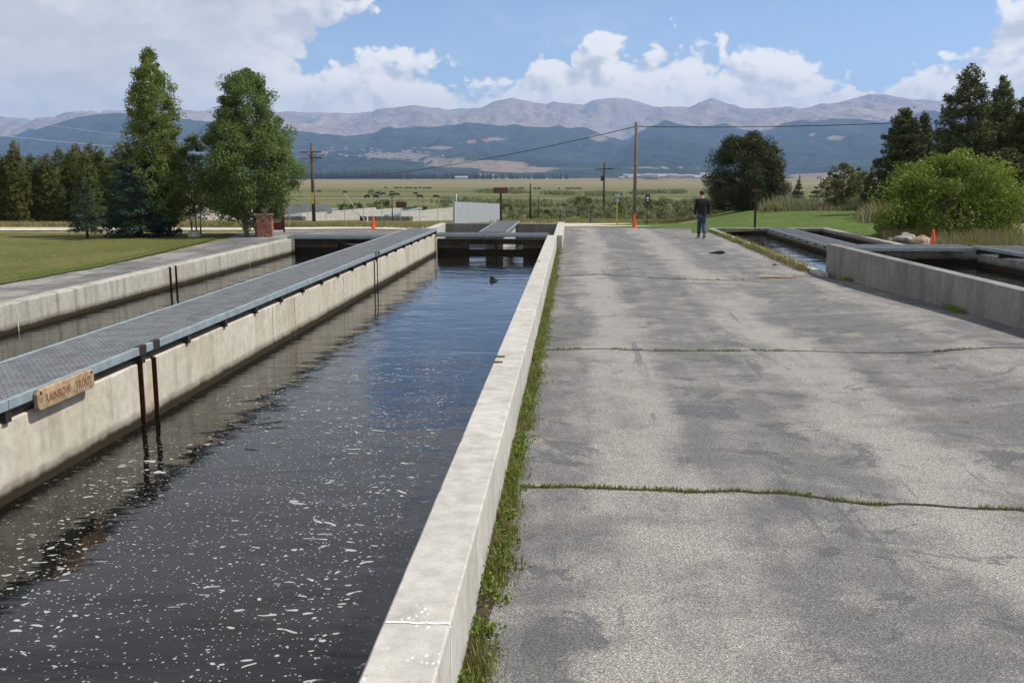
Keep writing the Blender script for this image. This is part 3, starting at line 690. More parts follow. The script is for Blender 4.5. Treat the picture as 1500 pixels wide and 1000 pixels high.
w2_ = walkway('grated walkway along the middle of the raised pool at the right edge', 0, .95, 0, 21, .755, 'y', 2.4, ch=.08, gapz=.12)
w2_.location = Vector((UX, UY, 0))+Matrix.Rotation(UR, 3, 'Z')@Vector((3.14, -21.9, 0)); w2_.rotation_euler = (0, 0, UR)
# ------------------------------------------------------------------ foliage
def cards(c, s, asp=1., up=0., tri=False, seed=0):
    """c: N x 3 centres, s: N sizes -> randomly turned leaf quads"""
    r = np.random.default_rng(seed); N = len(c)
    a = r.normal(size=(N, 3)); a[:, 2] *= (1-up); a /= np.linalg.norm(a, axis=1)[:, None]
    b = r.normal(size=(N, 3)); b -= a*(a*b).sum(1)[:, None]; b /= np.linalg.norm(b, axis=1)[:, None]
    s = np.asarray(s)[:, None]; a = a*s*.5; b = b*s*.5*asp
    v = np.stack([c-a, c-b, c+a, c+b], 1).reshape(-1, 3)
    q = np.arange(4*N).reshape(N, 4); return v, q
def crown_obj(name, c, s, tint, mat, parent, asp=.7, seed=0, up=0.):
    v, q = cards(c, s, asp, up, seed=seed); return fast_mesh(name, v, q, mat, parent, attrs={'tint': np.repeat(tint, 4)})
def leafy(name, label, cat, loc, h, w, mat, n=16000, leaf=.07, trunk=.1, bark='bark_dark', clear=.15, prof=None, stems=1, seed=1, group=None, clumps=160, lean=0., gap=.5, asp=.7, cs=1., wob=.14):
    r = np.random.default_rng(seed); rnd = random.Random(seed)
    t = thing(name, label, cat, loc, 0, group)
    prof = prof or [(0, .35), (.2, .9), (.45, 1.), (.7, .8), (.9, .45), (1, .1)]
    pz, pr = zip(*prof); z0 = h*clear; tip = []
    mb = MB()
    for k in range(stems):
        x0 = (k-(stems-1)/2)*trunk*2.6; pts = []; m = 7
        for i in range(m+1):
            f = i/m; pts.append((x0*(1+f*1.2)+lean*f*h+rnd.uniform(-1, 1)*.012*h*f, rnd.uniform(-1, 1)*.012*h*f, f*h*.93))
        mb.tube(pts, [trunk*(1-.85*i/m)*.5*(1.25 if i == 0 else 1) for i in range(m+1)], 8); tip.append(pts)
    cc = []; cr = []
    for i in range(clumps):
        f = r.random()
        while r.random() > .25+.75*np.interp(f, pz, pr): f = r.random()
        rad = np.interp(f, pz, pr)*w/2; a = r.random()*2*math.pi; k = (.35+.65*r.random()**.5)*(1+wob*math.sin(5*a+f*9)+wob*.6*math.sin(3*a-f*14))
        q = np.array([math.cos(a)*rad*k+lean*f*h, math.sin(a)*rad*k, z0+f*(h-z0)*.97]); cc.append(q); cr.append(cs*(.07+.13*r.random())*w*(.55+.45*np.interp(f, pz, pr)))
        if i % 3 == 0:
            st = tip[i % stems]; zt = max(.05, (q[2]-.18*np.hypot(q[0], q[1])-.12*h))/(h*.93); zt = min(zt, .97); j = int(zt*7); g = zt*7-j
            p0 = Vector(st[j]).lerp(Vector(st[min(j+1, 7)]), g); p1 = Vector(q); mid = p0.lerp(p1, .5)+Vector((0, 0, .03*h*.5))
            mb.tube([p0, mid, p1], [trunk*.17*(1-zt*.5), trunk*.10, trunk*.03], 5, False)
    mb.build('trunk', bark, t, smooth=True)
    cc = np.array(cc); cr = np.array(cr); idx = r.integers(0, clumps, n)
    d = r.normal(size=(n, 3)); d /= np.linalg.norm(d, axis=1)[:, None]; rad = r.random(n)**.45
    c = cc[idx]+d*(rad*cr[idx])[:, None]*np.array([1, 1, .8]); c[:, 2] = np.maximum(c[:, 2], z0*.6)
    tint = np.clip(.35*r.random(n)+.4*r.random(clumps)[idx]+.25*r.random(n)**3, 0, 1)
    crown_obj('crown', c, leaf*(.6+.8*r.random(n)), tint, mat, t, asp, seed)
    return t
def conifer(name, label, loc, h, w, mat, n=14000, needle=.10, trunk=.12, clear=.06, prof=None, seed=1, group=None, levels=22, droop=.15, full=.55, ragged=.25, bark='bark_dark', lift=0.):
    r = np.random.default_rng(seed); t = thing(name, label, 'tree', loc, 0, group)
    prof = prof or [(0, .85), (.12, 1.), (.5, .62), (.8, .28), (1., .03)]; pz, pr = zip(*prof)
    mb = MB(); mb.tube([(0, 0, 0), (.01*h, 0, h*.5), (0, .005*h, h*.98)], [trunk*.5, trunk*.3, trunk*.05], 8)
    br = []
    for L in range(levels):
        f = (L+r.random()*.8)/levels; nb = int(7+5*(1-f)); a0 = r.random()*6.28
        for b in range(nb):
            a = a0+2*math.pi*(b+.5*r.random())/nb; ln = np.interp(f, pz, pr)*w/2*(1-ragged+ragged*1.6*r.random())
            z = h*(clear+(1-clear)*min(1., max(0., f+r.normal()*.022))); dz = (-droop*(1-f)+lift*f)*ln; br.append((a, ln, z, dz))
            if L % 2 == 0: mb.tube([(0, 0, z), (math.cos(a)*ln*.8, math.sin(a)*ln*.8, z+dz*.8)], [trunk*.09*(1-f*.6), trunk*.03], 4, False)
    mb.build('trunk', bark, t, smooth=True)
    br = np.array(br); wt = br[:, 1]**1.25+.02; idx = r.choice(len(br), n, p=wt/wt.sum()); s = full*.45+(1-full*.45)*r.random(n)**.75
    a, ln, z, dz = br[idx].T; side = r.normal(size=n)*(.16*ln*(1.15-s)+.02*w)
    c = np.stack([np.cos(a)*ln*s-np.sin(a)*side, np.sin(a)*ln*s+np.cos(a)*side, z+dz*s+np.abs(r.normal(size=n))*-.012*h+r.normal(size=n)*.012*h+.0*s], 1)
    c[:, 2] = np.minimum(c[:, 2], h*1.0)
    tint = np.clip(.4*r.random(n)+.35*r.random(len(br))[idx]+.3*(r.random(n)**4), 0, 1)
    crown_obj('crown', c, needle*(.6+.8*r.random(n)), tint, mat, t, .38, seed, up=.35)
    return t
def tall(px, Y, ytop, dz=0.):         # height of a thing rooted at ground at (px, Y) reaching photo row ytop
    g = at(px, Y); return PD(px, ytop, Y).z-g.z
# left group
g = at(228, 33.6); leafy('cottonwood_tree', 'tall slender cottonwood, the tallest tree on the left lawn', 'tree', g, tall(228, 33.6, 66), hpx(80, 33.6), 'leaf_cottonwood', 60000, .062, .14, clear=.08, seed=3, clumps=480,
    prof=[(0, .5), (.12, 1.0), (.3, 1.1), (.5, .88), (.7, .80), (.85, .56), (.94, .32), (1, .06)])
g = at(365, 34.2); leafy('cottonwood_tree', 'broad leafy cottonwood with two pale trunks beside the stone pillar', 'tree', g, tall(365, 34.2, 97), hpx(128, 34.2), 'leaf_aspen', 90000, .068, .16, 'bark_pale', clear=.13, stems=2, seed=5, clumps=330,
    prof=[(0, .6), (.1, .95), (.3, 1.08), (.5, .95), (.7, .68), (.85, .52), (.94, .34), (1, .08)])
g = at(283, 34.6); leafy('aspen_tree', 'smaller pale-leaved aspen with thin stems between the two tall cottonwoods', 'tree', g, tall(283, 34.6, 196), hpx(68, 34.6), 'leaf_birch', 11000, .07, .06, 'bark_pale', clear=.18, stems=3, seed=8, clumps=140,
    prof=[(0, .5), (.2, .95), (.5, 1.), (.8, .7), (1, .2)])
g = at(200, 33.2); conifer('spruce_tree', 'dense dark blue-green spruce with branches to the grass, in front of the tall cottonwood', g, tall(200, 33.2, 208), hpx(104, 33.2), 'needle_blue', 30000, .085, .2, .02,
    prof=[(0, .80), (.1, 1.), (.35, 1.), (.6, .80), (.85, .45), (1., .06)], seed=2, full=.7)
g = at(121, 31.8); conifer('spruce_tree', 'small young spruce standing alone on the lawn', g, tall(121, 31.8, 256), hpx(56, 31.8), 'needle_bluelight', 9000, .06, .10, .14, seed=4, levels=13, ragged=.35, prof=[(0, .9), (.12, 1.), (.5, .6), (.8, .25), (1., .03)])
g = at(250, 33.9); leafy('leafy_bush', 'low dark bush at the foot of the tall cottonwood', 'bush', g, .75, .55, 'leaf_aspen', 2200, .06, .05, clear=.05, seed=21, clumps=30)
# background pines at the left: two builds, many copies
pl = 'brown-green lodgepole pine in the row across the road at the left'
pA = conifer('pine_tree', pl, (0, 0, 0), 9, 3.0, 'needle_pine', 20000, .2, .22, .02, seed=31, prof=[(0, .9), (.2, 1.), (.6, .78), (.85, .42), (1, .05)], full=.75, ragged=.3, levels=34, lift=.3, group='pines across the road')
pB = conifer('pine_tree', pl, (0, 0, 0), 9, 2.8, 'needle_brown', 20000, .2, .22, .02, seed=33, prof=[(0, .85), (.2, 1.), (.6, .82), (.85, .5), (1, .06)], full=.75, ragged=.35, levels=34, lift=.3, group='pines across the road')
rows = [(-40, 58, 214), (-8, 57, 208), (24, 57, 203), (46, 58, 222), (70, 58, 222), (88, 61, 212), (104, 60, 216), (112, 64, 208), (126, 58, 218), (134, 62, 207), (150, 62, 214), (163, 60, 224), (178, 63, 206), (196, 64, 214), (216, 66, 224), (-70, 60, 210), (10, 66, 222), (60, 67, 226), (236, 70, 236), (252, 72, 244)]
for i, (px, Y, yt) in enumerate(rows):
    Y -= 4; src = pA if i % 5 not in (2, 4) else pB; h = tall(px, Y, yt); g = at(px, Y, -.1); kx = 1.35
    if i == 0: o = src; o.location = g; o.scale = (h/9*1.3, h/9*1.3, h/9)
    elif i == 2: o = pB; o.location = g; o.scale = (h/9,)*3
    else: dup(src, g, random.random()*6.28, (h/9*random.uniform(1.1, 1.5), h/9*random.uniform(1.1, 1.5), h/9))
rounded = [(0, .7), (.15, 1.), (.4, 1.), (.65, .85), (.85, .55), (1., .18)]
# right side
g = at(1092, 74); leafy('pine_tree', 'big rounded dark pine standing alone beyond the walking man', 'tree', g, tall(1092, 74, 197), hpx(103, 74), 'needle_round', 110000, .14, .4, clear=.02, seed=12, clumps=190, asp=.35, cs=1.05, wob=.11,
    prof=[(0, .62), (.1, .9), (.3, 1.), (.55, .97), (.75, .80), (.9, .55), (1., .22)])
g = at(1171, 95); conifer('pine_tree', 'very small young pine just right of the rounded pine', g, tall(1171, 95, 261), hpx(26, 95), 'needle_dark', 2600, .2, .15, .03, seed=14, levels=12)
g = at(1197, 92); conifer('pine_tree', 'tiny round pine poking out of the brush right of the young pine', g, tall(1197, 92, 273), hpx(20, 92), 'needle_dark', 1500, .2, .12, .03, seed=15, levels=9, prof=rounded)
g = at(1236, 68); leafy('pine_tree', 'squat brownish pine at the edge of the brush', 'tree', g, tall(1236, 68, 239), hpx(56, 68), 'needle_brown', 12000, .14, .2, clear=.03, seed=16, prof=rounded, asp=.35, clumps=90)
g = at(1262, 72); leafy('pine_tree', 'narrow olive pine squeezed between the squat pine and the tall ones', 'tree', g, tall(1262, 72, 246), hpx(40, 72), 'needle_pine', 8000, .14, .2, clear=.03, seed=17, prof=rounded, asp=.35, clumps=70)
g = at(1277, 66); conifer('pine_tree', 'small dark pine under the left tall conifer', g, tall(1277, 66, 243), hpx(34, 66), 'needle_dark', 5000, .15, .2, .03, seed=18)
cn = [(1320, 57, 156, 70, 'needle_dark', 'tall dark conifer leaning out at the left end of the right group', 19), (1349, 60, 160, 40, 'needle_dark', 'slim pointed conifer behind the leftmost tall one', 20),
      (1411, 53, 91, 92, 'needle_dark', 'tallest broad dark conifer above the willow', 22), (1458, 55, 108, 68, 'needle_pine', 'second tallest conifer right of the broad one', 23), (1500, 52, 132, 66, 'needle_dark', 'dark conifer cut by the right edge of the view', 24),
      (1378, 59, 190, 60, 'needle_dark', 'shorter dark conifer filling the gap behind the willow crown', 26), (1560, 50, 120, 80, 'needle_dark', 'dark conifer outside the right end of the group', 27), (1476, 48, 215, 80, 'needle_dark', 'low dark conifer behind the right side of the willow', 28)]
for px, Y, yt, w, m, lab, sd in cn:
    conifer('conifer_tree', lab, at(px, Y, -.1), tall(px, Y, yt), hpx(w, Y), m, 46000 if w > 60 else 20000, .15, .3, .03, prof=[(0, .85), (.15, 1.), (.45, .95), (.7, .70), (.88, .42), (1., .08)], seed=sd, full=.7, ragged=.42, lift=.3, levels=34)
g = at(1397, 37.5); leafy('willow_bush', 'huge bright green rounded willow beside the boulders', 'bush', g, tall(1392, 37.5, 222), hpx(184, 37.5), 'leaf_willow', 52000, .085, .14, clear=.0, stems=4, seed=43, clumps=120, cs=.95, wob=.16,
    prof=[(0, .80), (.12, .98), (.35, 1.), (.6, .86), (.8, .62), (.93, .36), (1, .12)])
# valley-edge shrubs
shl = 'rounded grey-green shrub in the belt along the meadow edge'
sA = leafy('shrub', shl, 'shrub', (0, 0, 0), 2.6, 4.2, 'shrub_grey', 3200, .17, .06, clear=0, seed=51, clumps=36, prof=[(0, .8), (.3, 1.), (.7, .8), (1, .3)], group='shrubs along the meadow edge')
sB = leafy('shrub', shl, 'shrub', (0, 0, 0), 2.6, 4.2, 'shrub_green', 3200, .17, .06, clear=0, seed=52, clumps=36, prof=[(0, .8), (.3, 1.), (.7, .8), (1, .3)], group='shrubs along the meadow edge')
sp = [(795, 312, 95, 40, 16), (812, 318, 110, 30, 15), (838, 300, 150, 36, 22), (855, 297, 140, 40, 26), (868, 318, 100, 30, 22), (892, 300, 120, 34, 22), (905, 318, 96, 36, 26), (922, 306, 105, 34, 22), (942, 317, 92, 34, 30), (955, 318, 95, 34, 28), (972, 314, 98, 40, 30), (990, 316, 95, 40, 26), (1012, 314, 92, 30, 20), (1024, 316, 88, 34, 26), (1046, 306, 90, 40, 34), (1062, 312, 86, 34, 24), (1080, 312, 84, 60, 22), (1110, 312, 84, 60, 20), (560, 312, 130, 38, 22), (585, 312, 125, 40, 22), (541, 312, 128, 26, 18), (520, 314, 130, 34, 18), (650, 310, 140, 30, 18), (765, 312, 110, 44, 22), (745, 310, 120, 40, 20), (780, 300, 160, 30, 18), (825, 306, 130, 34, 20), (640, 322, 118, 50, 12), (690, 314, 140, 50, 20), (475, 318, 115, 60, 14), (612, 316, 120, 50, 16), (455, 312, 130, 50, 18), (930, 296, 160, 44, 20), (975, 298, 150, 50, 22), (1010, 296, 150, 40, 20), (882, 296, 170, 40, 20), (870, 292, 190, 36, 18), (845, 288, 230, 30, 14), (800, 296, 180, 40, 14), (500, 305, 160, 40, 14), (1040, 296, 120, 30, 16),(478.0, 290.5, 520, 12.5, 7.5)][:41]
for i, (px, pb, Y, w, hh) in enumerate(sp):
    g = at(px, Y, -.1); src = sA if i % 3 else sB; s = (hpx(w, Y)/4.2*1.15, hpx(w, Y)/4.2*1.15, hpx(hh, Y)/2.6*1.15)
    if i == 0: sB.location = g; sB.scale = s
    elif i == 1: sA.location = g; sA.scale = s
    else: dup(src, g, random.random()*6.28, s)
for px, Y, w, h, lab in ((543, 560, 13, 8, 'dark round shrub alone in the meadow, the wider of two near the cattle'), (555, 575, 7, 6, 'small dark round shrub beside the wider one in the meadow')):
    dup(sB, at(px, Y, 0), 0, (hpx(w, Y)/4.2, hpx(w, Y)/4.2, hpx(h, Y)/2.6), lab, None)
# brush and tall grass
def tufts(name, c, hgt, mat, n_per, spread, width, seed, kind='stuff', label=None, parent=None, flat=.35):
    r = np.random.default_rng(seed); c = np.asarray(c, dtype=float); N = len(c)*n_per
    b = np.repeat(c, n_per, 0); hh = np.repeat(np.asarray(hgt)*np.ones(len(c)), n_per)*(.45+.75*r.random(N)); b[:, :2] += r.normal(size=(N, 2))*spread
    a = r.random(N)*6.283; ln = flat*hh*(.3+r.random(N)); d = np.stack([np.cos(a), np.sin(a), np.zeros(N)], 1); s = np.stack([-np.sin(a), np.cos(a), np.zeros(N)], 1)*width*(.6+.8*r.random(N))[:, None]
    mid = b+d*(ln*.4)[:, None]+np.array([0, 0, 1])*(hh*.6)[:, None]; top = b+d*ln[:, None]+np.array([0, 0, 1])*hh[:, None]
    v = np.stack([b-s, b+s, mid+s*.7, mid-s*.7, top], 1).reshape(-1, 3); k = np.arange(N)*5
    q = np.concatenate([np.stack([k, k+1, k+2, k+3], 1), np.stack([k+3, k+2, k+4, k+4], 1)])
    tint = np.repeat(np.clip(.5*r.random(N)+.5*np.repeat(r.random(len(c)), n_per), 0, 1), 5)
    # triangles for tips
    me_q = np.stack([k, k+1, k+2, k+3], 1); tri = np.stack([k+3, k+2, k+4], 1)
    me = bpy.data.meshes.new(name); me.from_pydata([tuple(p) for p in v], [], [tuple(x) for x in me_q]+[tuple(x) for x in tri])
    at_ = me.attributes.new('tint', 'FLOAT', 'POINT'); at_.data.foreach_set('value', tint.astype(np.float32)); me.materials.append(MATS[mat])
    o = bpy.data.objects.new(name, me); COL.objects.link(o)
    if kind: o['kind'] = kind
    if label: tag(o, label, 'grass')
    return o
r = np.random.default_rng(5)
# strip of weeds at the foot of the main wall
def stripc(n, x0, y0, x1, y1, w, power=1.):
    t = r.random(n)**power; x = x0+(x1-x0)*t+np.abs(r.normal(size=n))*w*np.sign(w+1e-9); y = y0+(y1-y0)*t; return np.stack([x, y, gz(x, y)+.01], 1)
c = stripc(1500, -.50, 2.2, -.50, 31, .055, 1.4); keep = np.array([mn.noise(Vector((0, q[1]*1.7, 0))) > -.05 for q in c]); c1 = c[keep]
tufts('grass', c1, .058, 'grass_fresh', 7, .03, .0042, 61)
c = stripc(800, -.49, 2.2, -.49, 34, .07, 1.4); keep = np.array([mn.noise(Vector((3, q[1]*1.3, 0))) > .02 for q in c])
tufts('grass', c[keep], .085, 'grass_dry', 9, .028, .003, 62)
c = stripc(60, -.48, 2.6, -.46, 26, .04); tufts('grass', c, .16, 'grass_fresh', 12, .03, .004, 81); c = stripc(45, -.47, 2.6, -.45, 26, .05); tufts('grass', c, .15, 'grass_dry', 14, .03, .003, 82)
# leafy weeds (clover-like) in clumps
cc = stripc(150, -.49, 2.6, -.49, 24, .06, 1.5); n = 5200; idx = r.integers(0, len(cc), n)
c = cc[idx]+r.normal(size=(n, 3))*np.array([.04, .055, .015])+np.array([0, 0, .045]); c[:, 2] = np.maximum(c[:, 2], .012)
v, q = cards(c, .022*(.6+.9*r.random(n)), .8, 0, seed=9); o = fast_mesh('weeds', v, q, 'grass_fresh', attrs={'tint': np.repeat(r.random(n), 4)}); o['kind'] = 'stuff'
# soil band under the weeds
poly_sheet('soil_strip', [(-.53, 2), (-.53, 12), (-.53, 31)], [(-.40, 2), (-.42, 12), (-.44, 31)], 'soil', .020, 260, 4, .05)
# asphalt cracks with grass
def crack(pts, hgt, dens, seed, w=.03, dryf=.4):
    pts = [P(px, py, 0) for px, py in pts]; L = []
    for a, b in zip(pts[:-1], pts[1:]):
        m = max(2, int((b-a).length/.04))
        for i in range(m):
            p = a.lerp(b, i/m); L.append((p.x, p.y+.035*mn.noise(Vector((p.x*3, 0, seed)))+.012*mn.noise(Vector((p.x*13, 0, seed)))))
    A = [(x, y-w*(.5+.5*mn.noise(Vector((x*6, 1, seed))))*.6-.005) for x, y in L]; B = [(x, y+w*(.5+.5*mn.noise(Vector((x*6, 5, seed))))*.6+.005) for x, y in L]
    poly_sheet('crack', A, B, 'soil', .016, len(A), 3)
    rr = np.random.default_rng(seed); n = int(len(L)*dens); k = rr.integers(0, len(L), n); c = np.array(L)[k]; ok = np.array([mn.noise(Vector((q[0]*1.7, 2, seed))) > -.10+.22*min(1, max(0, q[0]/6)) for q in c]); c = c[ok]
    c = np.stack([c[:, 0], c[:, 1]+rr.normal(size=len(c))*w*.25, gz(c[:, 0], c[:, 1])+.012], 1); nd = int(len(c)*dryf)
    if len(c)-nd > 2: tufts('grass', c[nd:], hgt, 'grass_fresh', 5, .012, .003, seed)
    if nd > 2: tufts('grass', c[:nd], hgt*.8, 'grass_dry', 5, .012, .003, seed+1)
crack([(765, 716), (830, 715), (900, 718), (960, 720), (1030, 723), (1090, 722), (1150, 724), (1220, 735), (1290, 741), (1360, 742), (1430, 747), (1520, 751)], .035, 5, 70, .05)
crack([(800, 514), (880, 512), (960, 515), (1080, 515), (1180, 515), (1280, 520), (1350, 525), (1420, 526), (1520, 528)], .04, 2.5, 72, .05)
crack([(815, 406), (880, 403), (960, 408), (1040, 411), (1110, 410), (1165, 405), (1200, 407)], .04, 1.2, 74, .06)
# weeds along the lower kerb, base of the raised pool, lawn edges
c = stripc(260, 5.80, 42, 5.75, 24, -.10); tufts('grass', c, .16, 'grass_fresh', 9, .05, .008, 63); c = stripc(260, 5.78, 38, 5.70, 24.2, -.14, .7); tufts('grass', c, .2, 'grass_dry', 9, .06, .007, 64)
c = []
for yy in np.linspace(23.3, 8, 600):
    if mn.noise(Vector((yy*.7, 9, 2))) > .22: xx = UX+(UY-yy)*math.tan(UR)-.04-abs(r.normal())*.05; c.append((xx, yy, GZ(xx, yy)))
tufts('grass', c, .11, 'grass_fresh', 7, .04, .006, 65)
# dry grass and brush beyond the right lawn
def scatter(poly_fn, n): 
    out = []
    while len(out) < n:
        p = poly_fn()
        if p is not None: out.append(p)
    return out
def br1():
    px = r.uniform(1125, 1345); Y = r.uniform(66, 82) if px < 1280 else r.uniform(47, 70); g = at(px, Y); return (g.x, g.y, g.z)
c = scatter(br1, 2600); tufts('brush', c, np.array([.15+.65*max(0, .45+mn.noise(Vector((q[0]*.35, q[1]*.12, 0)))*1.3) for q in c]), 'brush_mixed', 9, .35, .018, 66, flat=.9)
c = scatter(br1, 900); tufts('brush', c, np.array([.2+.8*max(0, .4+mn.noise(Vector((q[0]*.5, q[1]*.12, 5)))*1.3) for q in c]), 'shrub_grey', 9, .4, .028, 67)
def br2():
    px = r.uniform(1300, 1500); Y = r.uniform(35.6, 38.5) if px < 1375 else r.uniform(29, 37); g = at(px, Y); return (g.x, g.y, g.z)
tufts('brush', scatter(br2, 800), .42, 'brush_mixed', 9, .12, .012, 68)
def dg():
    px = r.uniform(-20, 640); Y = r.uniform(43, 58); g = at(px, Y); return (g.x, g.y, g.z)
tufts('grass', scatter(dg, 5200), .22, 'grass_dry', 6, .12, .012, 69)
tufts('grass', scatter(dg, 2600), .2, 'shrub_green', 6, .12, .012, 71)
def dg2():
    px = r.uniform(735, 1040); Y = r.uniform(72, 100); g = at(px, Y); return (g.x, g.y, g.z)
tufts('grass', scatter(dg2, 1500), .28, 'grass_dry', 6, .4, .03, 73); tufts('grass', scatter(dg2, 1800), .3, 'shrub_green', 6, .4, .03, 75)
# distant wood: one mass of small conifers
def wood():
    r = np.random.default_rng(99); T = []
    def add(px0, px1, y0, y1, h0, h1, n):
        for _ in range(n):
            px = r.uniform(px0, px1); Y = r.uniform(y0, y1); T.append((px, Y, r.uniform(h0, h1)))
    add(-420, 600, 2500, 2700, 15, 24, 1500); add(600, 720, 2550, 2700, 10, 22, 130); add(720, 850, 2600, 2700, 9, 20, 45); add(-420, 520, 2700, 3300, 12, 20, 1100)
    add(480, 560, 2560, 2650, 18, 26, 80); add(1160, 1560, 2500, 2700, 10, 18, 60)
    vs = []; qs = []; ti = []; k = 0
    for px, Y, h in T:
        x = (px-840)/1421*Y; z = float(np.interp(Y, YM, ZM))-.5 if Y < 2700 else float(np.interp(Y, [2700, 3600], [-14, -9]))
        for a in range(3):
            an = a*2.09+r.random(); w = h*.16; zz = [0, .25, .55, .8, 1.]; ww = [.3, 1., .75, .4, .05]
        m = 6; rings = [(0, .2), (.12, 1.), (.45, .72), (.48, .9), (.75, .4), (1., .02)]
        for f, q in rings:
            for s in range(m): an = s*6.283/m; rr_ = h*.16*q*(1+.3*r.normal()*.6); vs.append((x+math.cos(an)*rr_, Y+math.sin(an)*rr_, z+h*f)); ti.append(0)
        tt = r.random(); ti[-m*6:] = [tt]*(m*6)
        for i in range(5):
            for s in range(m): qs.append((k+i*m+s, k+i*m+(s+1) % m, k+(i+1)*m+(s+1) % m, k+(i+1)*m+s))
        k += m*6
    o = fast_mesh('distant_wood', np.array(vs), np.array(qs), 'far_needle', attrs={'tint': np.array(ti)}); o['kind'] = 'stuff'
wood()
# creek line trees/dark brush across the pasture
def creek():
    r = np.random.default_rng(45); c = []
    for _ in range(900):
        px = r.uniform(700, 1160); base = 840-0*px; Y = 640+60*math.sin(px*.02)+r.normal()*25
        if mn.noise(Vector((px*.03, 0, 0))) > -.1: g = at(px, Y); c.append((g.x, g.y, g.z))
    for _ in range(500):
        px = r.uniform(640, 1160); Y = 330+25*math.sin(px*.03)+r.normal()*12
        if mn.noise(Vector((px*.02, 4, 0))) > 0: g = at(px, Y); c.append((g.x, g.y, g.z))
    tufts('creek_brush', c, 2.2, 'shrub_green', 8, 2.2, .35, 46)
creek()
# ------------------------------------------------------------------ things
def textmesh(body, size, mat, parent, loc, rot, ext=.004, name='lettering', sx=1.):
    cu = bpy.data.curves.new('t', 'FONT'); cu.body = body; cu.size = size; cu.extrude = ext; cu.align_x = 'CENTER'; cu.align_y = 'CENTER'; cu.space_character = 1.12
    o = bpy.data.objects.new('t', cu); COL.objects.link(o); bpy.context.view_layer.update()
    me = bpy.data.meshes.new_from_object(o.evaluated_get(bpy.context.evaluated_depsgraph_get())); bpy.data.objects.remove(o)
    me.materials.clear(); me.materials.append(MATS[mat]); q = bpy.data.objects.new(name, me); COL.objects.link(q); q.parent = parent; q.location = loc; q.rotation_euler = rot; q.scale = (sx, 1, 1); return q
# trout sign on the walkway edge
s = thing('wooden_sign', 'tan wooden plank sign with carved brown words RAINBOW TROUT, on the walkway edge', 'sign', (-4.425, 7.885, .555))
b = MB(); hw, hh, c = .47, .088, .03; o8 = [(-hw+c, -hh), (hw-c, -hh), (hw, -hh+c), (hw, hh-c), (hw-c, hh), (-hw+c, hh), (-hw, hh-c), (-hw, -hh+c)]
b.add([(0, y, z) for y, z in o8]+[(.04, y, z) for y, z in o8], [tuple(range(8)), tuple(range(8, 16))]+[(i, (i+1) % 8, 8+(i+1) % 8, 8+i) for i in range(8)])
bo = b.build('plank_board', 'sign_wood', s); bv = bo.modifiers.new('bevel', 'BEVEL'); bv.width = .008; bv.segments = 2
textmesh('RAINBOW', .105, 'carved', s, (.041, -.155, -.005), (math.pi/2, 0, math.pi/2), .002, sx=.76); textmesh('TROUT', .105, 'carved', s, (.041, .275, -.005), (math.pi/2, 0, math.pi/2), .002, sx=.74)
for y in (-.42, .42):
    MB().lathe([(0, 0), (.012, 0), (.012, .006), (0, .007)], 10).build('bolt', 'dark_steel', s, (.04, y, .06)).rotation_euler = (0, math.pi/2, 0)
# cones
def cone(loc, h, label, rz=0.):
    t = thing('traffic_cone', label, 'cone', loc, rz, None); k = h/.7
    b = MB().box(-.14*k, .14*k, -.14*k, .14*k, 0, .035*k, .008).build('base', 'orange_plastic', t)
    m = MB().lathe([(.115*k, .035*k), (.105*k, .06*k), (.075*k, .3*k), (.05*k, .52*k), (.033*k, .69*k), (.028*k, .70*k), (.022*k, .69*k), (.022*k, .6*k)], 20).build('cone_body', 'orange_plastic', t, smooth=True)
    MB().lathe([(.108*k, .055*k), (.115*k, .062*k), (.112*k, .075*k), (.102*k, .08*k)], 20).build('collar', 'orange_plastic', t, smooth=True)
    return t
g = G(547, 335.5); cone(g, hpx(20, g.y), 'orange traffic cone on the path left of the pools, below the wire fence')
g = G(929, 334.2); cone(g, hpx(21, g.y), 'orange traffic cone at the foot of the tall tan pole')
g = at(1374, 31.0); cone(g, PD(1374, 336.5, 31).z-g.z, 'orange traffic cone beside the boulders, half hidden by the raised pool')
# utility poles
def arm(mb, z, w, a=.05): mb.box(-w/2, w/2, -a-.12, a-.12, z-.055, z+.055)
def pole(px, Y, ytop, mat, label, arms=(), r0=.14, extra=None, lean=0.):
    g = at(px, Y); h = tall(px, Y, ytop); t = thing('utility_pole', label, 'utility pole', g)
    MB().tube([(0, 0, -.3), (lean*.5, 0, h*.5), (lean, 0, h)], [r0, r0*.88, r0*.7], 12).build('post', mat, t, smooth=True)
    for yp, w in arms:
        z = PD(px, yp, Y).z-g.z; m = MB(); arm(m, z, w); a = m.build('crossarm', mat, t)
        for x in np.linspace(-w/2+.12, w/2-.12, 4 if w > 1.6 else 3):
            MB().lathe([(.02, 0), (.045, .02), (.03, .06), (.05, .08), (.035, .14), (0, .15)], 8, (x, -.12, z+.055)).build('insulator', 'insulator', a, smooth=True)
        for sg in (-1, 1): MB().tube([(sg*w*.3, -.12, z-.04), (0, -.12, z-.45)], .02, 5).build('brace', 'dark_steel', a)
    return t, g, h
P1 = pole(457.5, 86, 209.5, 'pole_brown', 'reddish brown utility pole with two crossarms and a yellow tag at the left', [(223, 1.9), (231.5, 1.9)], .17)
MB().box(-.10, .10, -.21, -.165, 1.6, 2.6, .01).build('yellow_guard', 'yellow_tag', P1[0])
P2 = pole(885, 118, 238, 'pole_dark', 'thin dark utility pole with one wide crossarm in front of the meadow', [(247.5, 2.3)], .13)
MB().tube([(-.25, -.1, P2[2]-2.2), (-.25, -.1, P2[2]-1.6)], .16, 10).build('transformer', 'dark_steel', P2[0])
P3 = pole(930.5, 60, 179, 'pole_tan', 'tallest tan wooden pole without crossarms, behind the orange cone', [], .12)
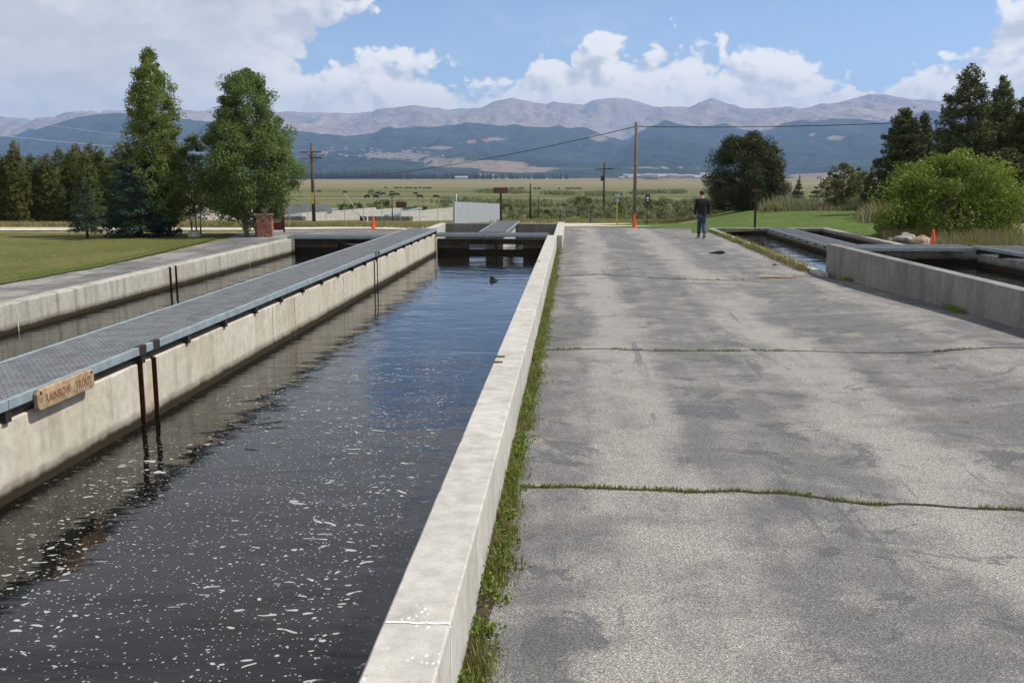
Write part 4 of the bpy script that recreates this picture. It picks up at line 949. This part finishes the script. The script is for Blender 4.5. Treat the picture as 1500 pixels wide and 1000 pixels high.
P4 = pole(777, 84, 269, 'pole_dark', 'short dark bare post between the brown sign and the shrubs', [], .10)
# wires
def wire(label, a, b, sag, r=.02, mat='wire_black', n=24):
    a = Vector(a); b = Vector(b); pts = [a.lerp(b, i/n)-Vector((0, 0, sag*4*(i/n)*(1-i/n))) for i in range(n+1)]
    o = MB().tube([p-a for p in pts], r, 5).build('overhead_wire', mat, None, a); return tag(o, label, 'wire')
p3 = Vector((P3[1].x, P3[1].y, PD(930, 185.5, 60).z))
wire('black overhead cable from the tall tan pole down to the left', p3, PD(395, 256, 150), 1.5, .024)
wire('black overhead cable from the tall tan pole into the right conifers', p3, PD(1330, 179.5, 57), .12, .022)
l1 = PD(457, 222, 86)
wire('upper pale overhead wire crossing the left hills', PD(-60, 164, 60), PD(457, 222, 86), .35, .013, 'wire_bright'); wire('lower pale overhead wire crossing the left hills', PD(-60, 192, 60), PD(457, 231, 86), .3, .018, 'wire_bright')
wire('faint pale wire running right from the left pole', PD(457, 222, 86), PD(885, 247, 118), .4, .010, 'wire_bright')
# stone sign pillar
g = at(385, 33.6); hp = hpx(33, 33.6)
pl_ = thing('stone_pillar', 'low reddish stone pillar with a flower pot on top, beside the cottonwood trunks', 'pillar', g, R(12))
o = MB().box(-.27, .27, -.26, .26, -.1, hp, .04).build('stonework', 'red_stone', pl_)
MB().box(-.30, .30, -.29, .29, hp, hp+.05, .015).build('cap', 'boulder', pl_)
po = thing('flower_pot', 'round dark flower pot standing on the stone pillar', 'pot', g+Vector((0, 0, hp+.05)))
MB().lathe([(0, 0), (.10, 0), (.15, .1), (.16, .2), (.13, .2), (.12, .16), (0, .16)], 16).build('pot', 'boulder', po, smooth=True)
rr_ = np.random.default_rng(4); nn = 260; cc_ = rr_.normal(size=(nn, 3))*np.array([.08, .08, .05])+np.array([0, 0, .22]); crown_obj('leaves', cc_, .05*np.ones(nn), rr_.random(nn), 'brush_mixed', po)
gs = at(403.5, 36.5); ms_ = thing('maroon_sign', 'flat maroon sign panel just right of the stone pillar', 'sign', gs, R(10)); hs = hpx(30, 36.5)
MB().box(-.27, .27, -.02, .02, .12, hs, .008).build('panel', 'maroon_paint', ms_)
for x in (-.24, .24): MB().box(x-.03, x+.03, -.028, .028, -.1, hs+.02).build('post', 'brown_paint', ms_)
for k, zz in enumerate((.42, .36)): MB().box(-.16, .16-.05*k, -.024, -.021, zz*hs/.7, zz*hs/.7+.025).build('lettering_bar', 'white_paint', ms_)
# left lawn boulder
def boulder(loc, r, label, mat='boulder', seed=0, group=None):
    random.seed(seed); o = MB().ball((0, 0, 0), r, 22, 14, .45).build('boulder', mat, None, loc, smooth=True); return tag(o, label, 'boulder', group)
g = at(279, 33.2); boulder(g+Vector((0, 0, .07)), (.24, .18, .16), 'small grey rock in the grass under the aspen', 'boulder_grey', 3)
for px, Y, r_, lab, m, sd in ((1334, 34.5, (.36, .30, .24), 'leftmost upright pale-topped boulder by the lawn edge', 'boulder_grey', 5), (1357, 34.0, (.36, .28, .20), 'pinkish flat boulder in the middle of the three by the lawn', 'boulder', 8), (1368, 31.8, (.32, .25, .14), 'low boulder in front, closest to the orange cone', 'boulder', 9), (1309, 35.5, (.10, .09, .10), 'very small pale stone left of the three boulders', 'boulder_grey', 11)):
    boulder(at(px, Y, r_[2]*.45), r_, lab, m, sd)
# brown sign board on post; fence sign; info signs
g = at(733.5, 68); t = thing('brown_sign', 'brown rounded sign board on a dark post beside the corrugated panel', 'sign', g)
z1 = PD(733, 274.5, 68).z-g.z; z0 = PD(733, 283, 68).z-g.z
MB().box(-.07, .07, -.07, .07, -.2, z1-.05).build('post', 'pole_dark', t); o = MB().box(-.52, .52, -.12, -.07, z0, z1).build('board', 'brown_paint', t)
bv = o.modifiers.new('bevel', 'BEVEL'); bv.width = .06; bv.segments = 3
g = at(1113, 41.6); t = thing('brown_post', 'slim dark brown post with short cross piece at the right lower pool', 'post', Vector((PD(1113, 330, 41.55).x-.1, 42.15, 0)))
MB().box(-.045, .045, -.045, .045, -.1, PD(1113, 277.5, 42).z).build('post', 'pole_dark', t); MB().box(-.19, .24, -.06, -.045, PD(1113, 281, 42).z, PD(1113, 277, 42).z).build('cross_piece', 'brown_paint', t)
g = at(905, 61); t = thing('information_sign', 'small pale and blue sign on a yellow post left of the tall pole', 'sign', g, R(4)); z = lambda yp: PD(905, yp, 61).z-g.z
MB().box(-.035, .035, -.03, .03, -.1, z(285)).build('post', 'yellow_tag', t); MB().box(-.17, .17, -.045, -.03, z(289), z(284)).build('panel', 'sign_grey', t)
MB().box(-.17, .17, -.045, -.03, z(292.2), z(289.2)).build('panel', 'blue_sign', t); MB().box(-.12, .12, -.045, -.03, z(295), z(292.4)).build('panel', 'sign_grey', t); MB().box(-.12, .12, -.049, -.046, z(291.2), z(290.4)).build('lettering_bar', 'white_paint', t)
g = at(949.5, 63); t = thing('information_sign', 'dark navy sign with white round emblem on a thin post by the tall pole', 'sign', g, R(4)); z = lambda yp: PD(949.5, yp, 63).z-g.z
MB().box(-.02, .02, -.02, .02, -.1, z(285)).build('post', 'dark_steel', t); MB().box(-.15, .15, -.04, -.02, z(298.5), z(285)).build('panel', 'navy_sign', t)
em = MB().lathe([(0, 0), (.085, 0), (.085, .004), (0, .005)], 16).build('emblem', 'white_paint', t, (0, -.041, z(290))); em.rotation_euler = (math.pi/2, 0, 0)
MB().box(-.05, .07, -.043, -.0405, z(294.5), z(292.8)).build('emblem', 'white_paint', t)
# chain-link fence
def fence_run(label, pts, hgt, step, mat='chain_mesh', top=True, posts='galv_bright'):
    t = thing('wire_fence', label, 'fence', pts[0])
    o0 = Vector(pts[0])
    for a, b in zip(pts[:-1], pts[1:]):
        a = Vector(a); b = Vector(b); L = (b-a).length; n = max(1, round(L/step)); ang = math.atan2(b.y-a.y, b.x-a.x)
        m = MB().add([(0, 0, .03), (L, 0, .03), (L, 0, hgt), (0, 0, hgt)], [(0, 1, 2, 3)]).build('wire_mesh', mat, t, a-o0); m.rotation_euler = (0, -math.atan2(b.z-a.z, (b-a).xy.length), ang)
        if top: MB().tube([a-o0+Vector((0, 0, hgt)), b-o0+Vector((0, 0, hgt))], .025, 6).build('top_rail', posts, t)
        for i in range(n+1):
            p = a.lerp(b, i/n)-o0; MB().tube([p, p+Vector((0, 0, hgt+.05))], .032, 6).build('post', posts, t)
    return t
ga, gb = at(395, 92), at(668, 92)
fence_run('chain link fence in front of the distant white pools', [ga, at(503, 91), gb], 2.05, 1.75)
g = at(668, 91); t = thing('fence_post', 'thick tall grey end post of the wire fence', 'post', g); MB().tube([(0, 0, 0), (0, 0, hpx(40, 91))], .07, 10).build('post', 'galvanized', t, smooth=True)
g = at(573.5, 91.6); t = thing('fence_post', 'dark tall gate post in the middle of the wire fence', 'post', g); MB().tube([(0, 0, 0), (0, 0, hpx(37, 91))], .05, 10).build('post', 'dark_steel', t)
g = at(586.5, 91.2); t = thing('brown_sign', 'small brown sign board hanging on the wire fence', 'sign', g+Vector((0, -.1, 1.25)), 0); MB().box(-.5, .5, -.04, 0, 0, .55, .01).build('board', 'brown_paint', t)
# move board to its place on the fence
t.location = at(587, 91)+Vector((.0, -.08, 1.25))
# slatted panels
def panel(label, a, b, ha, hb, posts=4):
    a = Vector(a); b = Vector(b); L = (b-a).xy.length; t = thing('slatted_fence', label, 'fence', a, math.atan2(b.y-a.y, b.x-a.x)); dz = b.z-a.z
    MB().add([(0, -.02, 0), (L, -.02, dz), (L, -.02, dz+hb), (0, -.02, ha), (0, .02, 0), (L, .02, dz), (L, .02, dz+hb), (0, .02, ha)], [(0, 1, 2, 3), (4, 7, 6, 5), (0, 4, 5, 1), (3, 2, 6, 7), (0, 3, 7, 4), (1, 5, 6, 2)]).build('slat_panel', 'slat_panel', t)
    for i in range(posts):
        f = i/(posts-1); x = L*f; MB().tube([(x, .06, dz*f), (x, .06, dz*f+ha+(hb-ha)*f+.12)], .04, 8).build('post', 'galvanized', t)
a = at(665, 74); b = at(733, 88)
panel('corrugated pale metal fence panel beside the brown sign', a, b, PD(665, 295.5, 74).z-a.z, PD(733, 298.5, 88).z-b.z)
a = at(404, 103); b = at(484, 103); panel('grey slatted fence section behind the utility pole at the left', a, b, PD(404, 298, 103).z-a.z, PD(484, 299, 103).z-b.z, 6)
# guy wire stays near the wire fence
for i, (x0, y0, x1, y1) in enumerate(((505, 284, 537, 327), (513, 306, 530, 318), (582, 306, 590, 316))):
    tag(MB().tube([PD(x0, y0, 86)-PD(x1, y1, 86), (0, 0, 0)], .03, 6).build('guy_stay', 'galv_bright', None, PD(x1, y1, 86)), ('long slanting grey stay in front of the wire fence', 'short slanting stay left of the long one by the wire fence', 'short slanting brace under the brown fence sign')[i], 'stay')
g = at(536.5, 60); tag(MB().tube([(0, 0, 0), (0, 0, .75)], .04, 8).build('marker_post', 'white_paint', None, g), 'short white marker post left of the fence cone', 'post')
# distant raceways behind the fence: raised pale pools
def far_pool(label, px0, px1, Y, yt, yb, L, slant):
    a = PD(px0, yt, Y); b = PD(px1, yt, Y); hh = PD(px0, yt, Y).z-PD(px0, yb, Y).z
    t = thing('distant_pool', label, 'fish pool', (a.x, Y, a.z-hh-.3)); W_ = b.x-a.x
    MB().box(0, W_, 0, .3, 0, hh+.3).build('end_wall', 'concrete_grey', t)
    for x in (0, W_):
        m = MB(); s = slant
        m.add([(x, 0, 0), (x+.35, 0, 0), (x+.35+s, L, 0), (x+s, L, 0), (x, 0, hh+.32), (x+.35, 0, hh+.32), (x+.35+s, L, hh+.5), (x+s, L, hh+.5)], [(0, 3, 2, 1), (4, 5, 6, 7), (0, 1, 5, 4), (1, 2, 6, 5), (2, 3, 7, 6), (3, 0, 4, 7)]); m.build('side_wall', 'concrete_pale', t)
    MB().box(W_*.48, W_*.56, .3, L, hh+.2, hh+.45).build('rail', 'galvanized', t)
    return t
far_pool('pale far pool behind the left utility pole', 398, 443, 93.5, 317, 325.6, 20, 6)
far_pool('long far pool with a shaded end wall behind the fence cone', 527, 600, 93.5, 317, 325.8, 22, 7)
m = MB(); a = PD(463, 327, 90); b = PD(524, 316, 110); tag(MB().add([(0, 0, 0), (b-a)+Vector((0, 0, -.6)), (b-a)+Vector((0, 0, .0)), (0, 0, .35), (0, .3, 0), (b-a)+Vector((0, .3, -.6)), (b-a)+Vector((0, .3, 0)), (0, .3, .35)], [(0, 1, 2, 3), (4, 7, 6, 5), (3, 2, 6, 7), (0, 3, 7, 4), (1, 5, 6, 2)]).build('concrete_wall', 'concrete_pale', None, a), 'bright slanting concrete wall between the pole and the far pool', 'wall')
m = MB(); a = at(603, 90); b = at(650, 104); hA = PD(603, 322, 90).z-a.z; d = b-a; hB = PD(650, 315.5, 104).z-b.z
tag(MB().add([(0, 0, -.2), (d.x, d.y, d.z-.2), (d.x, d.y, d.z+hB), (0, 0, hA), (0, .35, -.2), (d.x, d.y+.35, d.z-.2), (d.x, d.y+.35, d.z+hB), (0, .35, hA)], [(0, 1, 2, 3), (4, 7, 6, 5), (3, 2, 6, 7), (0, 3, 7, 4), (1, 5, 6, 2)]).build('concrete_wall', 'concrete_pale', None, a), 'bright slanting concrete wall right of the thick fence post', 'wall')
g = at(300, 100); tag(MB().ball((0, 0, 0), (3.6, 3, 2.0), 24, 12, .25).build('gravel_heap', 'gravel_road', None, g+Vector((1.5, 0, -.1)), smooth=True), 'pale gravel heap seen behind the aspen stems', 'gravel heap')
# small bollards near the road
for px, Y, h, lab in ((752, 78, .7, 'short wooden stake beside the brown sign post'), (758, 80, .5, 'thick black stub post right of the brown sign post'), (821, 74, .75, 'thin dark stake at the roadside below the shrubs'), (866, 72, 1.0, 'dark stake left of the dark utility pole'), (789, 82, 2.2, 'thin dark rod right of the short bare post')):
    tag(MB().tube([(0, 0, -.2), (0, 0, h)], .05 if h < 2 else .03, 8).build('stake', 'pole_dark', None, at(px, Y)), lab, 'stake')
tag(MB().ball((0, 0, 0), (.28, .2, .18), 12, 8, .4).build('rock', 'pole_dark', None, at(785, 76, .05), smooth=True), 'dark rock by the foot of the short bare post', 'rock')
# debris
g = P(1052, 371.5, .02); t = MB().tube([(-.26, 0, .01), (-.12, .01, .03), (.0, 0, .04), (.12, -.01, .05), (.2, 0, .03)], [.012, .03, .05, .055, .02], 8).build('debris', 'pole_dark', None, g, smooth=True); tag(t, 'dark lump of debris lying on the asphalt behind the walking man', 'debris')
g = P(1140, 406, .03); t = MB().add([(-.42, -.05, 0), (.4, -.04, 0), (.46, .02, 0), (.3, .07, 0), (-.38, .06, 0), (-.42, -.05, .02), (.4, -.04, .02), (.46, .02, .02), (.3, .07, .02), (-.38, .06, .02)], [(0, 1, 2, 3, 4), (5, 6, 7, 8, 9)]+[(i, (i+1) % 5, 5+(i+1) % 5, 5+i) for i in range(5)]).build('board', 'plank', None, g); tag(t, 'flat tan broken board lying on the asphalt near the raised pool corner', 'board')
tag(MB().ball((0, 0, 0), (.06, .04, .03), 10, 6, .4).build('stone', 'pole_dark', None, P(1135, 388, .02), smooth=True), 'small dark stone on the asphalt by the lower kerb', 'stone')
# fish fin and back breaking the surface
g = P(723, 411, WZ); t = thing('fish', 'dark fish with its fin breaking the water of the near pool', 'fish', g, R(8))
MB().tube([(-.34, 0, -.12), (-.2, 0, -.06), (0, 0, -.035), (.16, 0, -.05), (.3, 0, -.09)], [.02, .045, .06, .05, .02], 12).build('body', 'fish_skin', t, smooth=True)
MB().add([(-.10, -.006, .0), (.13, -.004, .0), (.04, 0, .05), (-.07, 0, .13), (-.10, .006, .0), (.13, .004, .0)], [(0, 1, 2, 3), (4, 3, 2, 5)]).build('fin', 'fish_skin', t)
# ------------------------------------------------------------------ cattle
def make_cow():
    t = thing('cow', 'black cow', 'cow', (0, 0, 0)); m = MB()
    m.tube([(-.95, 0, 1.05), (-.8, 0, 1.08), (-.3, 0, 1.02), (.3, 0, 1.02), (.75, 0, 1.1), (1.0, 0, 1.05), (1.25, 0, .75), (1.4, 0, .45), (1.5, 0, .25)], [.18, .32, .40, .42, .36, .24, .17, .16, .08], 10)
    m.build('body', 'cow_hide', t, smooth=True)
    for x, y in ((-.75, .2), (-.75, -.2), (.7, .2), (.7, -.2)): MB().tube([(x, y, .9), (x+.03, y, .45), (x, y, 0)], [.15, .08, .07], 6).build('leg', 'cow_hide', t)
    MB().tube([(-1.1, 0, 1.15), (-1.2, 0, .6)], [.03, .05], 5).build('tail', 'cow_hide', t); return t
cow = make_cow(); first = True
near = [(467, 282.5, 'leftmost black cow in the meadow, right of the brown utility pole'), (505, 283.5, 'lone black cow above the slanting fence stay'), (553, 285.5, 'black cow right beside the small round shrub'), (550.5, 291, 'black cow just below the round shrubs'), (538, 291, 'small black cow left of and below the round shrubs'), (574, 284, 'upper cow of the tight cluster in mid meadow'), (574, 288.3, 'lower cow of the tight cluster in mid meadow'), (581, 287.5, 'right cow of the tight cluster in mid meadow'), (608.5, 286, 'black cow alone right of the cluster'), (614.5, 290.8, 'black cow left of the corrugated panel, lower of that pair'), (638.5, 291.3, 'black cow nearest the corrugated panel'), (562, 286.5, 'brownish dark cow lying between the shrubs and the cluster')]
far = [(565, 276.3), (579, 276.6), (582, 276.6), (587, 276.4), (594, 276.8), (598, 276.5), (602, 276.7), (607, 276.8), (610, 276.8), (615, 276.2), (621, 277), (626, 277), (630, 276.6), (748, 277.5), (752, 277.3), (759, 277.6), (763, 277.4), (766, 277.5), (783, 277.6), (788, 277.4), (790, 277.5), (819, 277.8), (830, 277.5), (834, 277.7), (838, 277.4), (842, 277.8), (846, 277.5), (850, 277.7)]
for i, (px, py, lab) in enumerate(near):
    g = G(px, py); loc = g; s = 1.25
    if first: cow.location = loc; cow['label'] = lab; cow['group'] = 'cattle in the meadow'; cow.rotation_euler = (0, 0, .3); first = False
    else: dup(cow, loc, random.choice((0, math.pi))+random.uniform(-.5, .5), s, lab, 'cattle in the meadow')
cow.scale = (1.25,)*3
for i, (px, py) in enumerate(far):
    g = G(px, py); dup(cow, g, random.uniform(-1.2, 1.2), 1.2, 'tiny dark cow in the far grazing row, too small to tell from its neighbours', 'far row of cattle')
# ------------------------------------------------------------------ far town houses
def make_house(wm, L, W_, hh):
    t = thing('house', 'white house', 'house', (0, 0, 0)); MB().box(-L/2, L/2, -W_/2, W_/2, -1, hh).build('wall', wm, t)
    MB().add([(-L/2-.4, -W_/2-.4, hh), (L/2+.4, -W_/2-.4, hh), (L/2+.4, W_/2+.4, hh), (-L/2-.4, W_/2+.4, hh), (-L/2-.4, 0, hh+W_*.3), (L/2+.4, 0, hh+W_*.3)], [(0, 1, 5, 4), (3, 4, 5, 2), (0, 4, 3), (1, 2, 5), (0, 3, 2, 1)]).build('roof', 'house_roof', t)
    return t
H1 = make_house('house_white', 16, 10, 4.5); H2 = make_house('house_tan', 30, 14, 5)
def mz(px, ypx):
    """point of the range whose photo row is nearest to ypx along this column, searched from the front"""
    i = int(np.clip(np.searchsorted(MPX, px), 0, len(MPX)-1)); col = MV[:, i]; yy = 255-(col[:, 2]-H)/col[:, 1]*1421
    j = int(np.argmax(yy <= ypx)); return Vector(col[j])
hr = random.Random(12); used = {1: False, 2: False}
def place_house(px, py, src, key, lab, grp, s, down=None):
    g = mz(px, py) if down is None else down
    rz = hr.uniform(-.4, .4)
    if not used[key]: src.location = g; src.scale = (s,)*3; src['label'] = lab; src['group'] = grp; used[key] = True
    else: dup(src, g, rz, s, lab, grp)
for i in range(46):
    px = hr.uniform(500, 665); px = hr.gauss(575, 45); py = 228+hr.gauss(0, 4.5)
    place_house(px, py, H1, 1, 'tiny pale house in the town scattered over the left foothills', 'town on the foothills', 1.0)
for i in range(34):
    px = hr.uniform(905, 1115); py = 258+hr.uniform(-3, 3); Y = hr.uniform(2450, 2690); x = (px-840)/1421*Y; g = Vector((x, Y, float(np.interp(Y, YM, ZM))+hr.uniform(0, 8)))
    place_house(px, py, H2 if i % 3 == 0 else H1, 2 if i % 3 == 0 else 1, 'small building in the distant settlement along the far edge of the meadow', 'settlement beyond the meadow', hr.uniform(.7, 1.3), g)
for px, lab in ((671, 'white barn at the edge of the far wood'), (680, 'second white barn right of the first at the edge of the far wood')):
    Y = 2480; dup(H1, Vector(((px-840)/1421*Y, Y, float(np.interp(Y, YM, ZM)))), .1, 1.1, lab, 'barns by the wood')
# ------------------------------------------------------------------ person
def skin(name, pts, edges, mat, parent, root=0, sub=2, ):
    me = bpy.data.meshes.new(name); me.from_pydata([p[:3] for p in pts], edges, []); o = bpy.data.objects.new(name, me); COL.objects.link(o); o.parent = parent
    o.modifiers.new('skin', 'SKIN'); 
    sv = me.skin_vertices[0].data if me.skin_vertices else None
    if sv is None:
        bpy.context.view_layer.update(); bm = bmesh.new(); bm.from_mesh(me); bm.verts.layers.skin.verify(); bm.to_mesh(me); bm.free(); sv = me.skin_vertices[0].data
    for i, p in enumerate(pts): sv[i].radius = (p[3], p[4] if len(p) > 4 else p[3]); sv[i].use_root = (i == root)
    s = o.modifiers.new('sub', 'SUBSURF'); s.levels = sub; s.render_levels = sub; o.modifiers['skin'].use_smooth_shade = True; me.materials.append(MATS[mat]); return o
g = P(1027, 348, .012)
pe = thing('person', 'man in black jacket and blue jeans walking away on the asphalt, head bowed', 'person', Vector((g.x, g.y, .012)), R(6))
# y is the walking direction; left foot forward
Lh, Rh = (-.09, 0, .90), (.09, 0, .90)
body = [(0, 0, .94, .13, .10), (0, .0, 1.12, .13, .10), (0, .01, 1.32, .16, .11), (0, .03, 1.45, .10, .07), (0, .06, 1.53, .055, .055), (0, .085, 1.60, .075, .085), (0, .10, 1.69, .075, .09),
        (-.19, .01, 1.40, .055), (-.24, -.02, 1.12, .042), (-.235, .06, .88, .03), (-.235, .08, .80, .038, .02),
        (.19, .01, 1.40, .055), (.25, .02, 1.12, .042), (.26, .10, .90, .03), (.262, .13, .82, .038, .02),
        (-.085, .0, .86, .09), (-.065, .12, .49, .06), (-.06, .14, .10, .042), (.085, .0, .86, .09), (.075, .02, .47, .06), (.07, -.26, .17, .042)]
be = [(0, 1), (1, 2), (2, 3), (3, 4), (4, 5), (5, 6), (2, 7), (7, 8), (8, 9), (9, 10), (2, 11), (11, 12), (12, 13), (13, 14), (0, 15), (15, 16), (16, 17), (0, 18), (18, 19), (19, 20)]
# unequal curled fingers and thumbs on both hands, part of the one body skin
for hnd, sx, base in ((10, -1, body[10]), (14, 1, body[14])):
    bx_, by_, bz_ = base[:3]
    for k, (dy, L) in enumerate(((.030, .055), (.012, .065), (-.008, .062), (-.026, .05))):
        i = len(body); body += [(bx_, by_+dy, bz_-.035, .009), (bx_-sx*.008, by_+dy+.004, bz_-.035-L*.6, .008), (bx_-sx*.022, by_+dy+.008, bz_-.035-L, .007)]; be += [(hnd, i), (i, i+1), (i+1, i+2)]
    i = len(body); body += [(bx_-sx*.012, by_+.045, bz_-.005, .010), (bx_-sx*.02, by_+.055, bz_-.04, .009)]; be += [(hnd, i), (i, i+1)]
skin('body', body, be, 'skin', pe, 0, 1)
jk = [(0, 0, .84, .20, .15), (0, 0, 1.02, .195, .145), (0, .005, 1.22, .21, .15), (0, .015, 1.37, .205, .13), (0, .035, 1.475, .085, .075), (-.20, .01, 1.41, .085), (-.255, -.02, 1.13, .068), (-.243, .07, .855, .05), (.20, .01, 1.41, .085), (.265, .02, 1.13, .068), (.268, .11, .865, .05)]
skin('jacket', jk, [(0, 1), (1, 2), (2, 3), (3, 4), (3, 5), (5, 6), (6, 7), (3, 8), (8, 9), (9, 10)], 'black_cloth', pe, 1, 2)
jn = [(0, 0, .92, .15, .115), (-.08, 0, .84, .105), (-.065, .12, .49, .085), (-.06, .14, .09, .072), (.08, 0, .84, .105), (.075, .02, .47, .085), (.07, -.25, .155, .07)]
skin('jeans', jn, [(0, 1), (1, 2), (2, 3), (0, 4), (4, 5), (5, 6)], 'jeans', pe, 0, 2)
MB().ball((0, .085, 1.685), (.092, .105, .095), 16, 10).build('hair', 'hair', pe, smooth=True)
for sx in (-1, 1): MB().ball((sx*.088, .10, 1.64), (.014, .026, .034), 8, 6).build('ear', 'skin', pe, smooth=True)
MB().tube([(0, .19, 1.65), (0, .215, 1.62), (0, .19, 1.60)], [.008, .016, .01], 6).build('nose', 'skin', pe, smooth=True)
for x, y, z, rx in ((-.06, .14, .0, 0), (.07, -.25, .06, .55)):
    s = MB().box(-.05, .05, -.11, .19, .0, .03, .012).build('sole', 'sole', pe, (x, y, z)); s.rotation_euler = (-rx, 0, 0)
    s = MB().ball((0, .03, .065), (.052, .15, .055), 12, 8).build('shoe', 'shoe', pe, (x, y, z), smooth=True); s.rotation_euler = (-rx, 0, 0)
